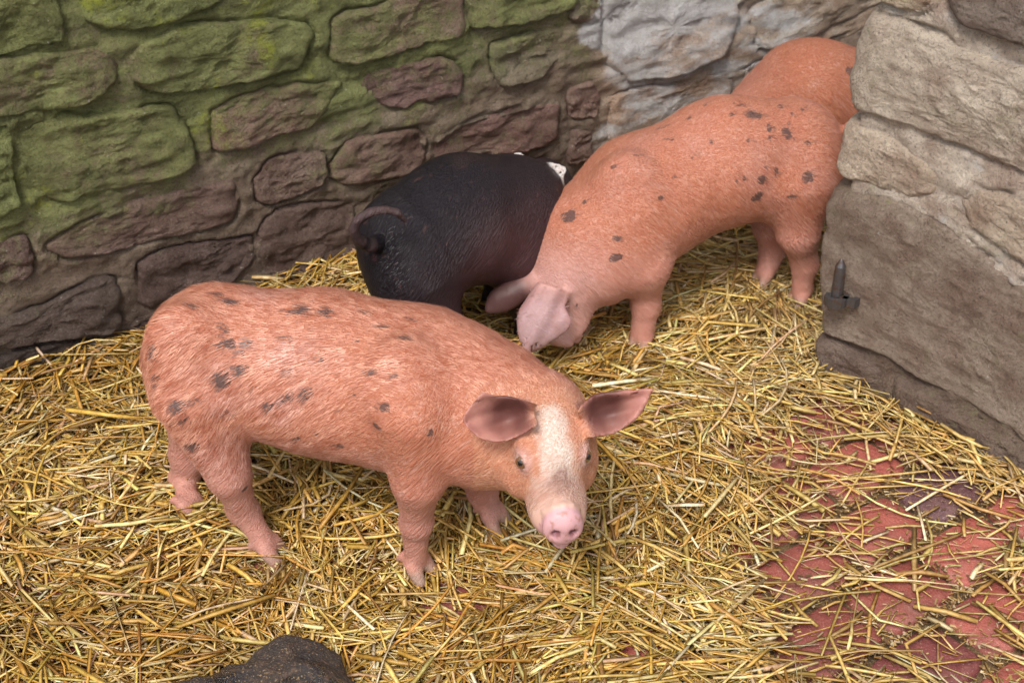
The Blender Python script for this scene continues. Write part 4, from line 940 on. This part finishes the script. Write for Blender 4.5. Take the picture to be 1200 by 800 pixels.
def straw_mesh(n, rs, lmin, lmax, wmin, wmax, region, tones, flat=False, seg=2, top=False):
    X = rs.uniform(region[0], region[1], n); Y = rs.uniform(region[2], region[3], n)
    d, cov = depth_field(X, Y)
    L = lmin + (lmax - lmin) * rs.beta(1.3, 2.6, n)
    ok = (np.abs(X) < Y * .43 + .16) & (wall_dist(X, Y) > .012) & ((pier_dist(X, Y) > .03) | (pier_u(X, Y) < -.03)) & (rs.rand(n) < (cov ** 1.35 if not top else cov ** .6))
    X, Y, d, L = X[ok], Y[ok], d[ok], L[ok]; n = len(X)
    sw = fbm(np.c_[X, Y, np.full(n, .5)], 3.4, 3, 50) * 2.1 + 0.25
    th = sw + rs.normal(0, .55, n); m = rs.rand(n) < .35; th[m] = rs.uniform(0, math.pi, m.sum())
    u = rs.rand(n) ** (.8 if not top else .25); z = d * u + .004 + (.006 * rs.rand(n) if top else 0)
    tilt = rs.normal(0, .11, n) + np.where(rs.rand(n) < .03, rs.normal(0, .35, n), 0)
    tilt = np.clip(tilt, -1, 1) * np.clip(d / .02, .12, 1)
    # keep ends above the floor and out of the walls
    maxt = np.arcsin(np.clip((z - .002) / (L / 2), 0, .95)); tilt = np.clip(tilt, -maxt, maxt)
    D = np.c_[np.cos(th) * np.cos(tilt), np.sin(th) * np.cos(tilt), np.sin(tilt)]
    C = np.c_[X, Y, z]; S = np.c_[-np.sin(th), np.cos(th), np.zeros(n)]; U = np.cross(D, S); U[U[:, 2] < 0] *= -1
    roll = rs.normal(0, .6, n)[:, None]; S2 = S * np.cos(roll) + U * np.sin(roll); U2 = U * np.cos(roll) - S * np.sin(roll)
    w = rs.uniform(wmin, wmax, n)[:, None] * .5; h = w * (rs.uniform(.08, .2, n) if flat else rs.uniform(.12, .6, n))[:, None]
    bend = (rs.normal(0, .05, n) + (rs.rand(n) < .16) * rs.normal(0, .14, n))[:, None] * L[:, None]; bu = np.abs(rs.normal(0, .018, n))[:, None] * L[:, None] * -1
    ks = np.linspace(-1, 1, seg + 1); R_ = []
    for k in ks:
        c = C + D * (L[:, None] * .5 * k) + S * bend * (1 - k * k) + U * (-bu) * (1 - k * k); c[:, 2] = np.maximum(c[:, 2], .0022)
        tw = 1 - .25 * abs(k) * rs.rand(n)[:, None]
        R_ += [c + S2 * w * tw, c + U2 * h * tw, c - S2 * w * tw, c - U2 * h * tw]
    V = np.stack(R_, 1); nv = V.shape[1]; V = V.reshape(-1, 3); base = np.arange(n)[:, None] * nv
    f = []
    for s in range(seg):
        for e in range(4): f.append([s * 4 + e, s * 4 + (e + 1) % 4, (s + 1) * 4 + (e + 1) % 4, (s + 1) * 4 + e])
    f.append([3, 2, 1, 0]); f.append([seg * 4 + e for e in range(4)])
    F = (base[:, None, :] + np.array(f)[None]).reshape(-1, 4)
    pal = np.array(tones[0]); wt = np.array(tones[1]); ci = rs.choice(len(pal), n, p=wt / wt.sum())
    t = pal[ci] * rs.uniform(.72, 1.2, (n, 1)); t = t * (1 + rs.normal(0, .05, (n, 3)))
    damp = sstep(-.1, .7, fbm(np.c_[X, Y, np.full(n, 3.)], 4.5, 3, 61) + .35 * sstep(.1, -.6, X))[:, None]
    t = t * (1 - .42 * (1 - np.clip(u, 0, 1))[:, None] * rs.rand(n, 1)); pale = sstep(.15, .55, X)[:, None]; t = t * (1 - pale * .5) + (t * .6 + np.array([.30, .25, .14])) * pale * .5  # low straws darkened: shade between the stalks put into their tone
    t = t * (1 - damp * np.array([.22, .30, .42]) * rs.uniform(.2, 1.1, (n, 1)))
    return V, F, np.repeat(np.clip(t, 0.01, .9), nv, 0)
PAL = ([(.66, .42, .10), (.74, .53, .17), (.80, .65, .30), (.56, .33, .07), (.34, .18, .05), (.82, .72, .48), (.66, .48, .28), (.44, .33, .09)], [5, 4.5, 3, 4, 2, 1.6, 1.6, 1.2])
rs = np.random.RandomState(21); REG = (-1.35, 1.35, 1.18, 3.0)
batches = [straw_mesh(56000, rs, .03, .17, .0022, .0058, REG, PAL), straw_mesh(7000, rs, .04, .19, .0045, .0092, REG, PAL, flat=True, top=True),
           straw_mesh(52000, rs, .008, .045, .0010, .0034, REG, PAL, flat=True, seg=1), straw_mesh(2600, rs, .11, .26, .003, .0058, REG, PAL, seg=4, top=True)]
off = 0; VV, FF, TT = [], [], []
for V, F_, T in batches: VV.append(V); FF.append(F_ + off); TT.append(T); off += len(V)
# scattered bits on the bare pavers
n0 = 5200; rs2 = np.random.RandomState(8)
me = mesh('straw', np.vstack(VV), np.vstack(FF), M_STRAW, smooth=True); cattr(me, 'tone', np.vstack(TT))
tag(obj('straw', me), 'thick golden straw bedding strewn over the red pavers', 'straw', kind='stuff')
# chaff in the joints and on the pavers
def chaff(n, rs, region):
    X = rs.uniform(region[0], region[1], n); Y = rs.uniform(region[2], region[3], n); ok = (wall_dist(X, Y) > .0) & ((pier_dist(X, Y) > .03) | (pier_u(X, Y) < 0)) & (np.abs(X) < Y * .43 + .1)
    X, Y = X[ok], Y[ok]; n = len(X)
    q = np.c_[X, Y] - org; a = q @ pu / PL; b = q @ pv / PW; jb = np.abs(b - np.round(b)); ja = np.abs((a - .5 * (np.round(b) % 2)) - np.round(a - .5 * (np.round(b) % 2)))
    joint = (jb > .42) | (ja > .44); keep = (joint & (rs.rand(n) < .6)) | (rs.rand(n) < .045); X, Y, joint = X[keep], Y[keep], joint[keep]; n = len(X)
    th = rs.uniform(0, 6.3, n); L = rs.uniform(.003, .014, n)[:, None]; w = rs.uniform(.0006, .0018, n)[:, None]
    z = np.where(joint, rs.uniform(-.004, .005, n), rs.uniform(.003, .006, n)); C = np.c_[X, Y, z]; D = np.c_[np.cos(th), np.sin(th), rs.normal(0, .12, n)]; S = np.c_[-np.sin(th), np.cos(th), rs.normal(0, .3, n)]
    V = np.stack([C - D * L / 2 - S * w, C + D * L / 2 - S * w, C + D * L / 2 + S * w, C - D * L / 2 + S * w], 1).reshape(-1, 3); F = (np.arange(n)[:, None] * 4 + np.arange(4))
    pal = np.array([(.52, .38, .18), (.60, .48, .30), (.34, .21, .08), (.16, .09, .04), (.42, .28, .10)]); t = pal[rs.randint(0, 5, n)] * rs.uniform(.7, 1.1, (n, 1)); return V, F, np.repeat(t, 4, 0)
V, F_, T = chaff(60000, rs2, (-.1, 1.2, 1.2, 2.5)); me = mesh('chaff', V, F_, M_STRAW); cattr(me, 'tone', T)
tag(obj('chaff', me), 'fine straw chaff lodged in the paver joints', 'chaff', kind='stuff')

# ------------------------------------------------------------------ dark wet rock at the near edge
F = Field(np.arange(-.62, -.02, .006), np.arange(1.0, 1.62, .006), np.arange(-.05, .24, .006))
p0, p1, p2, p3 = at(262, 795, z=.075), at(335, 752, z=.085), at(368, 757, z=.075), at(392, 806, z=.03)
F.cone(p0 + [-.08, -.10, -.03], p1 + [0, -.02, -.015], .05, .032, .03); F.cone(p1 + [0, -.02, -.015], p2 + [0, -.02, -.02], .032, .030, .03); F.cone(p2 + [0, -.02, -.02], p3 + [.0, -.05, -.01], .030, .030, .03)
F.ell((p1 + p0) / 2 + [.03, -.13, -.06], [.20, .13, .10], None, .04); F.ell(p2 + [-.02, -.09, -.04], [.08, .10, .075], None, .03)
F.ell(at(345, 815, z=.10), [.028, .030, .02], None, .02, True)
X, Y, Z = np.meshgrid(*F.ax, indexing='ij'); G = np.stack([X, Y, Z], -1).reshape(-1, 3)
nearm = np.abs(F.V.ravel()) < .03; dd = np.zeros(len(G)); dd[nearm] = (fbm(G[nearm], 14, 4, 70) * .010 + ridge(G[nearm], 30, 2, 71) * .003)
F.V += dd.reshape(F.V.shape).astype(np.float32)
P, Q = F.nets(); P = relax(P, Q, 1, .3)
rb = np.array([-.30, 1.40, 0]); me = mesh('boulder', P - rb, Q, M_ROCK)
tag(obj('boulder', me, loc=tuple(rb)), 'dark wet lump of rock at the near edge of the straw', 'rock')

# ------------------------------------------------------------------ iron hinge pin in the pier
def tube(P, Rr, n=14, cap=True):
    P = [np.asarray(p, float) for p in P]; V = []; F = []
    for i, p in enumerate(P):
        t = unit(P[min(i + 1, len(P) - 1)] - P[max(i - 1, 0)]); a = unit(np.cross(t, (0.3, 0.8, 0.5))); b = np.cross(t, a)
        for k in range(n): V.append(p + Rr[i] * (a * math.cos(2 * math.pi * k / n) + b * math.sin(2 * math.pi * k / n)))
    for i in range(len(P) - 1):
        for k in range(n): F.append((i * n + k, i * n + (k + 1) % n, (i + 1) * n + (k + 1) % n, (i + 1) * n + k))
    F.append(tuple(range(n))[::-1]); F.append(tuple((len(P) - 1) * n + k for k in range(n))); return V, F
hu, hz = hit(1003, 330, PR0, PRN, PRD); hb = PR0 + PRD * hu + UPZ * hz + PRN * .030
hinge = tag(obj('hinge_pin', None, loc=tuple(hb)), 'worn iron hinge pin standing up from its bracket in the pier edge', 'hinge pin')
s0 = -PRD * .004 + PRN * .020
V, Fq = tube([s0 + [0, 0, -.006], s0 + [0, 0, .002], s0 + [0, 0, .040], s0 + [0, 0, .052], s0 + [0, 0, .064], s0 + [0, 0, .066]], [.0095, .0098, .0095, .0085, .003, .0005], 12); obj('pin', mesh('pin', V, Fq, M_IRON, smooth=False), hinge)
# bracket: a flat strap curled round the pin and driven into the stone
pts = []
for a in np.linspace(-2.4, 2.0, 14): pts.append(s0 + .0165 * (PRD * math.cos(a + .6) + PRN * math.sin(a + .6)) * 1.0)
pts = [PRD * .030 - PRN * .03, PRD * .026 + PRN * .012] + pts[::-1]
V = []; Fq = []
for i, p in enumerate(pts):
    t = unit(pts[min(i + 1, len(pts) - 1)] - pts[max(i - 1, 0)]); s = unit(np.cross(t, UPZ)) * .0045
    for q in (p - s - UPZ * .020, p + s - UPZ * .020, p + s - UPZ * .004, p - s - UPZ * .004): V.append(q)
for i in range(len(pts) - 1):
    for k in range(4): Fq.append((i * 4 + k, i * 4 + (k + 1) % 4, i * 4 + 4 + (k + 1) % 4, i * 4 + 4 + k))
Fq += [(3, 2, 1, 0), tuple(len(V) - 4 + k for k in range(4))]
obj('bracket', mesh('bracket', V, Fq, M_IRON, smooth=False), hinge)
